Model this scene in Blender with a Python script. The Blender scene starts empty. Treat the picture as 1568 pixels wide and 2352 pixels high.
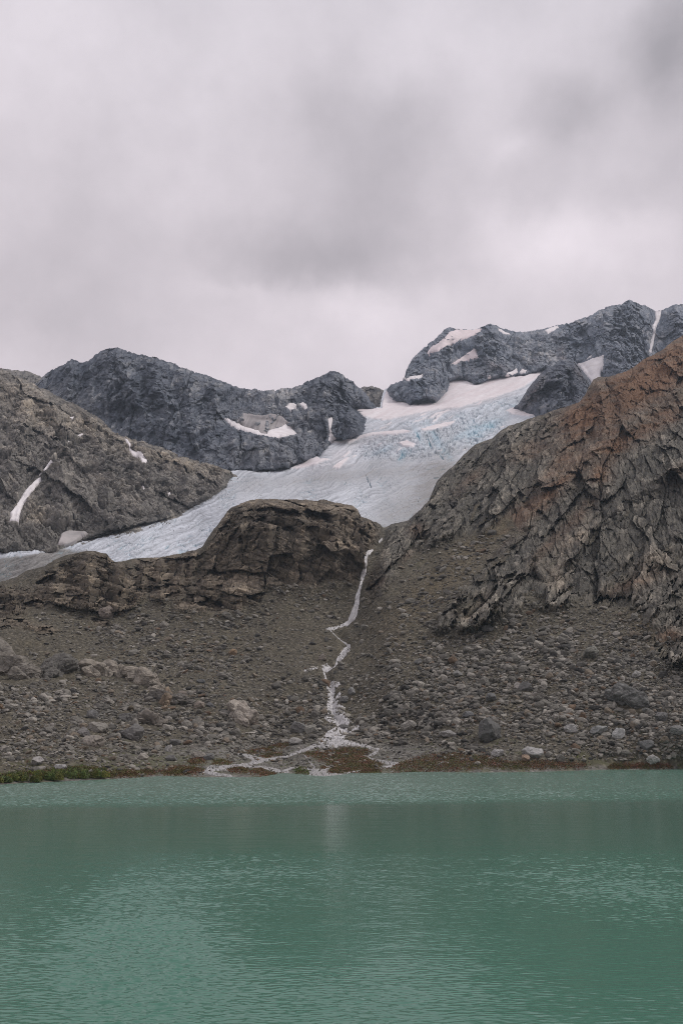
import bpy, math, random, time
import numpy as np
from concurrent.futures import ThreadPoolExecutor
T0 = time.time()
random.seed(7); RNG = np.random.default_rng(11)
f32 = np.float32
SC = bpy.context.scene
COL = SC.collection

# ------------------------------------------------------------------ camera
F, CX, CY = 2286.0, 784.0, 1176.0          # focal length and centre, in units of a 1568x2352 frame
PITCH = math.radians(12.07); SP, CP = math.sin(PITCH), math.cos(PITCH)
CAMZ = 14.0
def ray(u, v):
    xc = (np.asarray(u) - CX) / F; yc = -(np.asarray(v) - CY) / F
    return xc, CP - SP * yc, SP + CP * yc
def at(u, v, Y):
    dx, dy, dz = ray(u, v)
    k = np.asarray(Y) / dy
    return np.stack([dx * k, dy * k, CAMZ + dz * k], -1)
def waterY(v):
    dx, dy, dz = ray(CX, v)
    return -CAMZ / dz * dy
cam = bpy.data.objects.new('camera', bpy.data.cameras.new('camera')); COL.objects.link(cam)
cam.data.sensor_fit = 'VERTICAL'; cam.data.sensor_height = 36; cam.data.lens = 35 * F / 2286.67
cam.location = (0, 0, CAMZ); cam.rotation_euler = (math.radians(90) + PITCH, 0, 0)
cam.data.clip_end = 30000; cam.data.clip_start = 0.5
SC.camera = cam

# ------------------------------------------------------------------ noise
POOL = ThreadPoolExecutor(4)
def chunked(fn, P, *a, **k):
    P = np.ascontiguousarray(P, dtype=f32); n = len(P); step = 60000
    parts = list(POOL.map(lambda s: fn(P[s:s + step], *a, **k), range(0, n, step)))
    if isinstance(parts[0], tuple):
        return tuple(np.concatenate([p[i] for p in parts]) for i in range(len(parts[0])))
    return np.concatenate(parts)
def hsh(x, y, z, seed):
    h = x * np.uint32(374761393) + y * np.uint32(668265263) + z * np.uint32(2246822519) + np.uint32((seed * 3266489917) & 0xffffffff)
    h = (h ^ (h >> np.uint32(15))) * np.uint32(2246822519)
    h = (h ^ (h >> np.uint32(13))) * np.uint32(3266489917)
    return h ^ (h >> np.uint32(16))
def _gn(P, seed):
    I = np.floor(P); Fr = P - I
    I = I.astype(np.int32).astype(np.uint32)
    W = Fr * Fr * Fr * (Fr * (Fr * 6 - 15) + 10)
    out = np.zeros(len(P), f32)
    for dx in (0, 1):
        for dy in (0, 1):
            for dz in (0, 1):
                h = hsh(I[:, 0] + np.uint32(dx), I[:, 1] + np.uint32(dy), I[:, 2] + np.uint32(dz), seed)
                g = ((h & np.uint32(1023)).astype(f32) / 511.5 - 1) * (Fr[:, 0] - dx)
                g += (((h >> np.uint32(10)) & np.uint32(1023)).astype(f32) / 511.5 - 1) * (Fr[:, 1] - dy)
                g += (((h >> np.uint32(20)) & np.uint32(1023)).astype(f32) / 511.5 - 1) * (Fr[:, 2] - dz)
                w = (W[:, 0] if dx else 1 - W[:, 0]) * (W[:, 1] if dy else 1 - W[:, 1]) * (W[:, 2] if dz else 1 - W[:, 2])
                out += w * g
    return out
def _fbm(P, seed=0, octv=4, gain=.5, ridged=False):
    o = np.zeros(len(P), f32); a = 1.0; tot = 0; Q = P
    for i in range(octv):
        n = _gn(Q, seed + i * 17)
        if ridged: n = 1 - 2.2 * np.abs(n)
        o += a * n; tot += a; a *= gain; Q = Q * 2.03 + 5.7
    return o / tot
def fbm(P, scale=1., seed=0, octv=4, gain=.5, ridged=False):
    return chunked(_fbm, np.asarray(P, f32) / np.asarray(scale, f32), seed=seed, octv=octv, gain=gain, ridged=ridged)
def _vor(P, seed=0):
    I0 = np.floor(P); Ii = I0.astype(np.int32).astype(np.uint32); Fr = P - I0
    n = len(P)
    d1 = np.full(n, 9., f32); d2 = np.full(n, 9., f32); hc = np.zeros(n, np.uint32)
    vx = np.zeros(n, f32); vy = np.zeros(n, f32); vz = np.zeros(n, f32)
    for dx in (-1, 0, 1):
        for dy in (-1, 0, 1):
            for dz in (-1, 0, 1):
                h = hsh(Ii[:, 0] + np.uint32(dx & 0xffffffff), Ii[:, 1] + np.uint32(dy & 0xffffffff), Ii[:, 2] + np.uint32(dz & 0xffffffff), seed)
                ax = Fr[:, 0] - (dx + (h & np.uint32(1023)).astype(f32) / 1023)
                ay = Fr[:, 1] - (dy + ((h >> np.uint32(10)) & np.uint32(1023)).astype(f32) / 1023)
                az = Fr[:, 2] - (dz + ((h >> np.uint32(20)) & np.uint32(1023)).astype(f32) / 1023)
                d = ax * ax + ay * ay + az * az
                m = d < d1
                d2 = np.where(m, d1, np.minimum(d2, d))
                d1 = np.where(m, d, d1); hc = np.where(m, h, hc)
                vx = np.where(m, ax, vx); vy = np.where(m, ay, vy); vz = np.where(m, az, vz)
    h2 = hsh(hc, hc >> np.uint32(7), hc >> np.uint32(3), seed + 91)
    r = [((h2 >> np.uint32(s)) & np.uint32(255)).astype(f32) / 127.5 - 1 for s in (0, 8, 16, 24)]
    tilt = vx * r[0] + vy * r[1] + vz * r[2]
    return np.sqrt(d1), np.sqrt(d2), tilt, r[3]
def vor(P, scale, seed=0, rot=None):
    Q = np.asarray(P, f32)
    if rot is not None: Q = Q @ np.asarray(rot, f32)
    return chunked(_vor, Q / np.asarray(scale, f32), seed=seed)
def frame(yaw, dip):                       # columns = strike, up-dip, normal of a set of rock layers
    y, d = math.radians(yaw), math.radians(dip)
    a = np.array([math.cos(y), math.sin(y), 0]); b = np.array([-math.sin(y) * math.cos(d), math.cos(y) * math.cos(d), math.sin(d)])
    return np.stack([a, b, np.cross(a, b)], 1)
def grain(theta, slope, lean=0.):
    """directions of layered rock on a flank facing the lake: along the layers, into the hill, across the layers"""
    t, sl = math.radians(theta), math.radians(slope)
    r = np.array([1., 0, 0]); up = np.array([0, math.cos(sl), math.sin(sl)]); n = np.array([0, -math.sin(sl), math.cos(sl)])
    d = math.cos(t) * r + math.sin(t) * up; c = -math.sin(t) * r + math.cos(t) * up
    k = math.radians(lean); c2 = math.cos(k) * c + math.sin(k) * n
    return np.stack([d, np.cross(d, c2), c2], 1)
def grain_on(n, theta, lean=0.):
    t, k = math.radians(theta), math.radians(lean); n = np.asarray(n, float); n = n / np.linalg.norm(n)
    w = np.array([0, CP, SP]); e1 = np.array([1., 0, 0]); e2 = np.cross(e1, w)
    d = math.cos(t) * e1 + math.sin(t) * e2; d = d - w * (d @ n) / (w @ n); d /= np.linalg.norm(d)
    c = np.cross(n, d); c = math.cos(k) * c + math.sin(k) * n; c /= np.linalg.norm(c)
    return np.stack([d, np.cross(c, d), c], 1)
def ribs(u, v, L, P, seed, wob=.45):
    """buttresses: long wedges standing out of a face"""
    o = np.zeros(u.shape, f32); wx = fbm(P, 60, seed, 4, .6).reshape(u.shape) if len(L) else 0; wy = fbm(P, 22, seed + 1, 3, .6).reshape(u.shape) if len(L) else 0
    for (x0, y0, x1, y1, hw, a) in L:
        k = (u > min(x0, x1) - hw * 2) & (u < max(x0, x1) + hw * 2) & (v > min(y0, y1) - hw * 2) & (v < max(y0, y1) + hw * 2)
        if not k.any(): continue
        uu = u[k] + (wx[k] * 1.4 + wy[k] * .7) * hw * wob * 2; vv = v[k] + wy[k] * hw * wob
        ex, ey = x1 - x0, y1 - y0; L2 = ex * ex + ey * ey; t = ((uu - x0) * ex + (vv - y0) * ey) / L2
        tc = np.clip(t, 0, 1); d = np.sqrt((uu - x0 - tc * ex) ** 2 + (vv - y0 - tc * ey) ** 2)
        o[k] = np.maximum(o[k], a * np.clip(1 - d / (hw * (.55 + .45 * tc)), 0, 1) * (.45 + .55 * np.sin(np.pi * np.clip(tc * .8 + .2, 0, 1))))
    return o
def layers_(P, rot, thin, seed, long=9., octv=4):
    """thin parallel layers and cracks across a rock face"""
    Q = np.asarray(P, f32) @ rot.astype(f32)
    w = fbm(P, thin * 14, seed + 1, 3) * thin * 3.0
    Q[:, 2] += w
    return fbm(Q, np.array([thin * long, thin * long * .5, thin]), seed, octv, .6)
def rockdisp(P, sizes, amps, seed, rot, warp=.16, stretch=(1.45, 1.0, .72), coarse=0, rot2=None):
    """broken rock: nested tilted blocks; also gives a random tone per block"""
    out = np.zeros(len(P), f32); tone = np.zeros(len(P), f32); crs = out
    if not len(P): return (out, out, tone) if coarse else (out, tone)
    for i, (s, a) in enumerate(zip(sizes, amps)):
        w = np.stack([fbm(P, s * 1.1, seed + 50 + i * 3 + k, 2) for k in range(3)], -1) * (s * warp) if i < 2 else 0
        d1, d2, tilt, r = vor(P + w, np.array(stretch) * s, seed + i * 7, rot if i % 2 == 0 or rot2 is None else rot2)
        edge = np.clip((d2 - d1) / .10, 0, 1)
        if i == coarse and i: crs = out; out = np.zeros(len(P), f32)
        out += a * (1.35 * tilt + .6 * r - .5 * (1 - edge) * np.clip(.35 + 2.2 * fbm(P, s * 2.5, seed + 40 + i, 2), 0, 1))
        tone += (r * .8 + .35 * tilt) * (.6, .9, 1, .8, .8)[i]
    if coarse: return crs, out, tone / len(sizes)
    return out, tone / len(sizes)
def sstep(a, b, x):
    t = np.clip((x - a) / (b - a), 0, 1); return t * t * (3 - 2 * t)

# ------------------------------------------------------------------ interpolation helpers
def tps(pts, clampu=(-150, 1720)):
    p = np.array(pts, float); X = p[:, :2] / 300.; n = len(X)
    def k(r2): return np.where(r2 > 0, .5 * r2 * np.log(np.maximum(r2, 1e-12)), 0)
    A = np.zeros((n + 3, n + 3)); A[:n, :n] = k(((X[:, None] - X[None]) ** 2).sum(-1)) + np.eye(n) * .003
    A[:n, n] = 1; A[:n, n + 1:] = X; A[n, :n] = 1; A[n + 1:, :n] = X.T
    w = np.linalg.solve(A, np.r_[np.log(p[:, 2]), 0, 0, 0])
    def f(u, v):
        u = np.clip(np.asarray(u, float), *clampu) / 300.; v = np.asarray(v, float) / 300.
        o = w[n] + w[n + 1] * u + w[n + 2] * v
        for i in range(n): o = o + w[i] * k((u - X[i, 0]) ** 2 + (v - X[i, 1]) ** 2)
        return np.exp(o)
    return f
def line(pts):
    p = np.array(pts, float); return lambda u: np.interp(u, p[:, 0], p[:, 1])
def psd(u, v, poly):
    """signed distance to a polygon outline in frame units, positive inside"""
    p = np.array(poly, float); q = np.roll(p, -1, 0)
    shp = np.shape(u); u = np.ravel(u).astype(f32); v = np.ravel(v).astype(f32)
    d = np.full(len(u), 1e9, f32); ins = np.zeros(len(u), bool)
    for (x0, y0), (x1, y1) in zip(p, q):
        ex, ey = x1 - x0, y1 - y0; L = ex * ex + ey * ey + 1e-9
        t = np.clip(((u - x0) * ex + (v - y0) * ey) / L, 0, 1)
        d = np.minimum(d, (u - x0 - t * ex) ** 2 + (v - y0 - t * ey) ** 2)
        if y0 != y1:
            c = (y0 > v) != (y1 > v)
            ins ^= c & (u < ex * (v - y0) / ey + x0)
    return np.where(ins, 1, -1).reshape(shp) * np.sqrt(d).reshape(shp)
def blobs(u, v, L):
    o = np.zeros(np.shape(u), f32)
    for (a, b, ra, rb, ang, s) in L:
        c, sn = math.cos(math.radians(ang)), math.sin(math.radians(ang))
        x = ((u - a) * c + (v - b) * sn) / ra; y = (-(u - a) * sn + (v - b) * c) / rb
        o = o + s * np.exp(-(x * x + y * y))
    return o

# ------------------------------------------------------------------ mesh making
def raw_mesh(name, V, Fq, mat, col=None, smooth=False):
    me = bpy.data.meshes.new(name); V = np.ascontiguousarray(V, f32); Fq = np.ascontiguousarray(Fq, np.int32)
    n, k = Fq.shape
    me.vertices.add(len(V)); me.vertices.foreach_set('co', V.ravel())
    me.loops.add(n * k); me.loops.foreach_set('vertex_index', Fq.ravel())
    me.polygons.add(n); me.polygons.foreach_set('loop_start', np.arange(0, n * k, k, dtype=np.int32))
    me.polygons.foreach_set('loop_total', np.full(n, k, np.int32))
    me.polygons.foreach_set('use_smooth', np.full(n, smooth, bool))
    if col is not None:
        c = np.ones((len(V), 4), f32); c[:, :3] = np.clip(col, .004, .95)
        me.attributes.new('tint', 'FLOAT_COLOR', 'POINT').data.foreach_set('color', c.ravel())
    me.update(calc_edges=True); me.materials.append(mat)
    return me
def link(name, me, parent=None, **props):
    o = bpy.data.objects.new(name, me); COL.objects.link(o)
    if parent: o.parent = parent
    for k, v in props.items():
        if v: o[k] = v
    return o
def quads(nv, nu):
    i = np.arange(nv * nu).reshape(nv, nu)
    return np.stack([i[:-1, :-1], i[:-1, 1:], i[1:, 1:], i[1:, :-1]], -1).reshape(-1, 4)
def compact(V, Fq, col):
    used = np.zeros(len(V), bool); used[Fq.ravel()] = True
    idx = np.cumsum(used) - 1
    return V[used], idx[Fq], (None if col is None else col[used])
def normals(P):
    du = np.gradient(P, axis=1); dv = np.gradient(P, axis=0)
    n = np.cross(du, dv); n /= np.linalg.norm(n, axis=-1, keepdims=True) + 1e-9
    s = np.sign((n * -P).sum(-1, keepdims=True)); s[s == 0] = 1   # towards the viewer's side
    return n * s
def blur(P, r, it=2):
    for _ in range(it):
        for ax in (0, 1):
            Q = np.concatenate([np.repeat(np.take(P, [0], ax), r, ax), P, np.repeat(np.take(P, [-1], ax), r + 1, ax)], ax)
            c = np.cumsum(Q, ax, dtype=np.float64)
            n = P.shape[ax]
            P = ((np.take(c, np.arange(2 * r, 2 * r + n), ax) - np.take(c, np.arange(-1, n - 1) % c.shape[ax], ax) * (np.arange(n) > 0).reshape([-1 if a == ax else 1 for a in range(P.ndim)])) / (2 * r + 1))
    return P

class Layer:
    """one flank of terrain: rows run from its foot up to its crest, then down the far side"""
    def __init__(s, U, foot, crest, depth, nv, back=40, backlen=400., backdrop=1.0, push=None, teeth=2.6):
        tu = np.arange(-900, 2500, .5); q = np.stack([tu, tu * 0 + nv, tu * 0], -1); smooth_crest = crest
        tooth = (1.6 * fbm(q, 19, 5, 4, .6, ridged=True) + 1.1 * fbm(q, 7, 6, 3, .6) - .8) * teeth
        crest = lambda u: smooth_crest(u) - np.interp(u, tu, tooth)
        s.U = np.asarray(U, float); s.foot = foot; s.crest = crest; s.nv = nv; s.depth = depth
        t = np.linspace(0, 1, nv)[:, None]
        fo, cr = foot(s.U)[None], crest(s.U)[None]
        s.u = np.repeat(s.U[None], nv, 0); s.v = fo + (cr - fo) * t; s.t = np.repeat(t, len(s.U), 1)
        Y = depth(s.u, s.v)
        if push: Y = push(s.u, s.v, Y)
        s.base = at(s.u, s.v, Y)
        s.N = normals(blur(s.base, 3))
        s.nb = back; s.backlen = backlen; s.backdrop = backdrop
    def add_back(s, P):
        rim = P[-1]; d = rim * [1, 1, 0]; d /= np.linalg.norm(d, axis=-1, keepdims=True)
        rows = []
        for i in range(1, s.nb + 1):
            k = (i / s.nb) ** 1.6
            q = rim + d * s.backlen * k; q[:, 2] -= s.backlen * k * s.backdrop
            rows.append(q)
        B = np.array(rows)
        B += fbm(B.reshape(-1, 3), s.backlen * .12, 5, 4).reshape(B.shape[:2])[..., None] * s.backlen * .06 * np.linspace(0, 1, s.nb)[:, None, None]
        return np.concatenate([P, B], 0)
    def finish(s, disp, col, swell=None):
        s.P = s.base + s.N * disp.reshape(s.u.shape)[..., None]
        if swell is not None:                              # large forms bulge towards the lake
            r = s.base - [0, 0, CAMZ]; r = r / np.linalg.norm(r, axis=-1, keepdims=True)
            s.P = s.P - r * (swell.reshape(s.u.shape) / np.clip(-(r * s.N).sum(-1), .45, 1))[..., None]
        s.col = col.reshape(s.u.shape + (3,))
        full = s.add_back(s.P)
        fc = np.concatenate([s.col, np.repeat(s.col[-1:], s.nb, 0)], 0)
        return full.reshape(-1, 3), quads(full.shape[0], full.shape[1]), fc.reshape(-1, 3)
    def sample(s, u, v, A):
        iu = np.interp(u, s.U, np.arange(len(s.U))); fo, cr = s.foot(u), s.crest(u)
        it = np.clip((v - fo) / (cr - fo), 0, 1) * (s.nv - 1)
        i0 = np.clip(iu.astype(int), 0, len(s.U) - 2); j0 = np.clip(it.astype(int), 0, s.nv - 2)
        a = (iu - i0)[..., None]; b = (it - j0)[..., None]
        return (A[j0, i0] * (1 - a) + A[j0, i0 + 1] * a) * (1 - b) + (A[j0 + 1, i0] * (1 - a) + A[j0 + 1, i0 + 1] * a) * b
    def soft(s, r=4):
        if not hasattr(s, 'cache'): s.cache = {}
        if r not in s.cache: s.cache[r] = blur(s.P, r)
        return s.cache[r]

def draped(layer, P, poly, step, thick, edge, seed, wob=3., wobscale=14., holes=0., sink=1.0, up=.35, facet=None, cut=-2.2):
    """a body lying on a flank: its outline in frame units, its thickness in metres"""
    p = np.array(poly, float); m = 8
    uu = np.arange(p[:, 0].min() - m, p[:, 0].max() + m, step); vv = np.arange(p[:, 1].min() - m, p[:, 1].max() + m, step)
    u, v = np.meshgrid(uu, vv)
    q = np.stack([u, v, np.full_like(u, seed * 3.1)], -1).reshape(-1, 3)
    sd = psd(u, v, poly) + wob * fbm(q, wobscale, seed, 4, .6).reshape(u.shape) * 1.6
    if holes:                                           # stones standing in the water
        for hs, hr in ((5., .42), (2.6, .45)):
            d1, _, _, hv = vor(q / [1, .62, 1], hs, seed)
            sd = np.minimum(sd, np.where(hv.reshape(u.shape) < holes - .6, (d1.reshape(u.shape) - hr) * hs, 99))
    B = layer.sample(u, v, P); N = normals(B); N = N + np.array([0, 0, up]); N /= np.linalg.norm(N, axis=-1, keepdims=True)
    h = np.where(sd > 0, thick * (1 - np.exp(-sd / edge)), sd * sink)
    X = B + N * h[..., None]
    if facet is not None:
        sizes, amps, rot = facet
        d, tone = rockdisp(X.reshape(-1, 3), sizes, amps, seed, rot)
        X = X + N * (d.reshape(u.shape) * sstep(-1, 4, sd))[..., None]
    else: tone = np.zeros(u.size)
    Fq = quads(*u.shape); keep = (sd.ravel()[Fq] > cut).all(1)
    if not keep.any(): raise ValueError('empty patch')
    V, Fq, c = compact(X.reshape(-1, 3), Fq[keep], np.stack([u.ravel(), v.ravel(), tone], -1))
    return V, Fq, c

# ------------------------------------------------------------------ materials
def mat(name):
    m = bpy.data.materials.new(name); m.use_nodes = True
    nt = m.node_tree; b = nt.nodes['Principled BSDF']
    return m, nt, b
def nd(nt, typ, **kw):
    n = nt.nodes.new(typ)
    for k, v in kw.items():
        if k.startswith('i_'):
            key = k[2:]; key = int(key) if key.isdigit() else key.replace('_', ' ')
            n.inputs[key].default_value = v
        else: setattr(n, k, v)
    return n
def math_(nt, op, a, b=None, c=None, clamp=False):
    n = nt.nodes.new('ShaderNodeMath'); n.operation = op; n.use_clamp = clamp
    for i, x in enumerate((a, b, c)):
        if x is None: continue
        if isinstance(x, (int, float)): n.inputs[i].default_value = x
        else: nt.links.new(x, n.inputs[i])
    return n.outputs[0]
def tinted(name, fine, rough=.9, lo=.62, hi=1.35, bump=.6, bumpdist=.25, spec=.25):
    """surface whose colour comes from the mesh, broken up by fine mineral grain and relief"""
    m, nt, b = mat(name); L = nt.links
    at_ = nd(nt, 'ShaderNodeAttribute', attribute_name='tint')
    geo = nd(nt, 'ShaderNodeNewGeometry')
    n1 = nd(nt, 'ShaderNodeTexNoise', i_Scale=1 / fine, i_Detail=7., i_Roughness=.7); L.new(geo.outputs['Position'], n1.inputs['Vector'])
    mr = nd(nt, 'ShaderNodeMapRange'); mr.inputs['From Min'].default_value = .3; mr.inputs['From Max'].default_value = .7
    mr.inputs['To Min'].default_value = lo; mr.inputs['To Max'].default_value = hi
    L.new(n1.outputs['Fac'], mr.inputs['Value'])
    mx = nd(nt, 'ShaderNodeVectorMath', operation='SCALE'); L.new(at_.outputs['Color'], mx.inputs[0]); L.new(mr.outputs[0], mx.inputs['Scale'])
    L.new(mx.outputs[0], b.inputs['Base Color'])
    b.inputs['Roughness'].default_value = rough; b.inputs['Specular IOR Level'].default_value = spec
    n2 = nd(nt, 'ShaderNodeTexNoise', i_Scale=1.6 / fine, i_Detail=8., i_Roughness=.75); L.new(geo.outputs['Position'], n2.inputs['Vector'])
    bp = nd(nt, 'ShaderNodeBump', i_Strength=bump, i_Distance=bumpdist); L.new(n2.outputs['Fac'], bp.inputs['Height'])
    L.new(bp.outputs[0], b.inputs['Normal'])
    return m
M_near = tinted('weathered_rock', 1.6, bumpdist=.5)
M_far = tinted('mountain_rock', 7., bumpdist=2.2)
M_stone = tinted('boulder_rock', .7, bumpdist=.12, lo=.7, hi=1.3)
M_ice = tinted('glacier_ice', 5., rough=.55, lo=.86, hi=1.12, bump=.35, bumpdist=1., spec=.3)
M_snow = tinted('old_snow', 5., rough=.7, lo=.93, hi=1.05, bump=.25, bumpdist=.5, spec=.2)
M_leaf = tinted('shrub_leaves', .8, rough=.7, lo=.7, hi=1.3, bump=0, spec=.2)
M_foam = tinted('white_water', 1.2, rough=.35, lo=.8, hi=1.15, bump=.6, bumpdist=.3, spec=.5)

def mix3(a, b, t):
    t = np.asarray(t)[..., None]; return np.asarray(a) * (1 - t) + np.asarray(b) * t

# ------------------------------------------------------------------ glacier outline and depth
GL_POLY = [(-700, 1285), (-300, 1272), (0, 1267), (78, 1267), (120, 1275), (146, 1262), (179, 1247), (255, 1221), (328, 1201), (416, 1183), (437, 1167), (485, 1146),
           (521, 1119), (525, 1100), (529, 1085), (665, 1080), (672, 1074), (700, 1065), (727, 1050), (735, 1056), (745, 1038), (763, 1016), (804, 1008), (820, 1001), (825, 987),
           (829, 968), (814, 946), (805, 934), (849, 941), (876, 939), (880, 917), (886, 897), (891, 896), (895, 910), (902, 920), (927, 921), (942, 932),
           (951, 923), (978, 920), (1000, 925), (1008, 919), (1026, 899), (1031, 875), (1054, 872), (1082, 881), (1074, 888), (1098, 886), (1124, 874), (1156, 868),
           (1205, 866), (1248, 852), (1229, 872), (1213, 890), (1200, 912), (1178, 937), (1193, 938), (1237, 954), (1260, 990), (1150, 1060), (1100, 1100), (1040, 1160),
           (1000, 1220), (960, 1290), (880, 1290), (600, 1260), (480, 1320), (262, 1330), (150, 1340), (60, 1370), (0, 1400), (-300, 1450), (-700, 1470)]
glY = tps([(-300, 1290, 760), (-100, 1380, 660), (0, 1270, 820), (0, 1340, 700), (100, 1300, 725), (100, 1272, 790), (180, 1247, 850), (300, 1295, 705), (300, 1215, 880),
           (420, 1180, 960), (400, 1270, 735), (500, 1150, 960), (525, 1110, 1060), (600, 1200, 770), (600, 1140, 950), (600, 1085, 1190), (700, 1080, 1200), (700, 1130, 980),
           (760, 1150, 900), (880, 1215, 800), (880, 1260, 750), (850, 1100, 1060), (950, 1060, 1180), (730, 1050, 1280), (763, 1016, 1390), (820, 1001, 1450), (950, 1000, 1330),
           (830, 968, 1530), (810, 936, 1680), (880, 920, 1850), (890, 897, 2020), (940, 930, 1780), (1000, 925, 1780), (1030, 877, 2000), (1060, 940, 1640), (1120, 874, 2000),
           (1248, 855, 2080), (1200, 905, 1790), (1180, 937, 1640), (1237, 954, 1560), (1150, 1000, 1380), (1100, 1050, 1200), (1000, 1100, 1050), (1000, 1200, 850)])
def push(u, v, Y):
    sd = psd(u, v, GL_POLY)
    g = glY(u, v)
    ins = np.maximum(Y, g + 4 + .5 * np.clip(sd, 0, 60))
    return Y + (ins - Y) * sstep(-1.5, 2.5, sd)

def cols(a, b, step, a2=None, b2=None, coarse=7.):
    u = np.arange(a, b, step)
    if a2 is not None: u = np.r_[np.arange(a2, a, coarse), u]
    if b2 is not None: u = np.r_[u, np.arange(u[-1] + coarse, b2, coarse)]
    return u

# ---- snow lying on the mountains: (flank, label, thickness, outline)
SNOW = {
 'B': [('crescent snowfield in the cirque below the dark left ridge', 4, [(516, 964), (525, 963), (545, 976), (570, 985), (592, 992), (612, 1000), (614, 990), (640, 985), (655, 977), (668, 984), (681, 997), (660, 1003), (635, 1008), (608, 1003), (590, 1001), (572, 994), (548, 987), (530, 978)]),
       ('wider of two small snow patches above the cirque snowfield', 2.5, [(656, 936), (664, 928), (676, 927), (681, 932), (680, 942), (670, 943)]),
       ('narrower of two small snow patches above the cirque snowfield', 2.5, [(686, 931), (697, 924), (704, 928), (707, 938), (700, 940)]),
       ('thin snow strip in the gully left of the dark rock prow', 2.5, [(752, 965), (760, 960), (763, 967), (760, 985), (766, 1000), (772, 1008), (762, 1018), (753, 1010), (755, 990)])],
 'G': [('long tapering snow tongue low on the tan left hillside', 3, [(23, 1199), (25, 1180), (40, 1160), (52, 1140), (66, 1118), (85, 1103), (95, 1098), (96, 1106), (80, 1125), (67, 1143), (55, 1160), (47, 1180), (44, 1202)]),
       ('thin snow thread climbing above the long snow tongue', 2, [(90, 1092), (100, 1080), (110, 1068), (118, 1056), (121, 1060), (111, 1074), (101, 1086), (93, 1095)]),
       ('forked snow patch under the crest of the tan hillside', 2.5, [(286, 1008), (292, 1010), (300, 1022), (301, 1035), (312, 1038), (325, 1040), (330, 1048), (340, 1056), (336, 1063), (325, 1065), (318, 1052), (303, 1047), (297, 1035)]),
       ('tiny snow spot beside the forked snow patch, nearest to the glacier', 1.5, [(384, 1138), (388, 1134), (391, 1136), (387, 1142)]),
       ('tiny snow spot below the forked snow patch', 1.5, [(326, 1118), (331, 1118), (333, 1124), (329, 1127)]),
       ('small snow dash above the thin snow thread', 1.5, [(152, 1018), (158, 1011), (163, 1012), (158, 1018)]),
       ('small flat snow dash highest on the tan hillside', 1.5, [(160, 961), (165, 957), (171, 958), (168, 962)]),
       ('flat snow dash on a ledge between the snow thread and the forked patch', 1.5, [(178, 999), (186, 996), (193, 997), (186, 1000)]),
       ('grey dirty ice apron at the foot of the tan hillside', 4, [(132, 1250), (142, 1228), (158, 1223), (198, 1223), (204, 1226), (185, 1238), (172, 1250), (150, 1257)])],
 'C': [('wide pink snowfield just under the left summit of the far massif', 5, [(980, 815), (990, 800), (1012, 785), (1030, 765), (1048, 758), (1080, 759), (1106, 757), (1098, 766), (1075, 778), (1052, 783), (1030, 795), (1005, 808)]),
       ('triangular snow patch on the face below the pink summit snowfield', 4, [(1034, 838), (1050, 828), (1070, 815), (1087, 802), (1094, 812), (1098, 822), (1080, 826), (1060, 831), (1045, 838)]),
       ('thin snow ledge on the left shoulder of the far massif', 3, [(924, 874), (940, 868), (958, 863), (971, 859), (969, 864), (952, 870), (936, 876)]),
       ('narrow snow couloir falling from the notch right of the highest peak', 5, [(1503, 715), (1518, 714), (1512, 738), (1505, 752), (1503, 772), (1500, 790), (1494, 812), (1488, 808), (1494, 785), (1499, 765), (1497, 748), (1504, 735)]),
       ('steep bright snowfield behind the dark pyramid peak', 5, [(1324, 835), (1350, 830), (1370, 822), (1386, 815), (1384, 840), (1378, 858), (1380, 870), (1362, 885), (1345, 862), (1334, 848)]),
       ('small snow shelf above the head of the glacier', 3, [(1156, 864), (1165, 855), (1185, 850), (1188, 858), (1175, 863), (1162, 866)]),
       ('second small snow shelf above the glacier head, nearer to the pyramid peak', 3, [(1191, 856), (1198, 850), (1209, 853), (1205, 861), (1194, 862)]),
       ('snow strip along the skyline of the far massif, between its two peaks', 3, [(1250, 760), (1262, 753), (1280, 747), (1282, 753), (1270, 761), (1258, 765)]),
       ('short snow streak right of the left rounded summit', 3, [(1142, 754), (1152, 757), (1160, 763), (1170, 769), (1163, 769), (1150, 762)]),
       ('speck of snow at the foot of the far massif face', 3, [(1119, 872), (1122, 861), (1127, 862), (1126, 872)]),
       ('slanting snow speck on the bare face left of the pyramid snowfield', 3, [(1345, 824), (1352, 818), (1358, 817), (1356, 823), (1348, 827)])],
}
def snowmask(u, v, key):
    m = np.zeros(u.shape, f32)
    for _, _, poly in SNOW.get(key, []):
        p = np.array(poly); x0, y0 = p.min(0) - 12; x1, y1 = p.max(0) + 12
        k = (u > x0) & (u < x1) & (v > y0) & (v < y1)
        if k.any(): m[k] = np.maximum(m[k], sstep(-6, 5, psd(u[k], v[k], poly)))
    return m

def struct(name, V, Fq, col, m, label, smooth=False):
    return link(name, raw_mesh(name, V, Fq, m, col, smooth), kind='structure', label=label)

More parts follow.
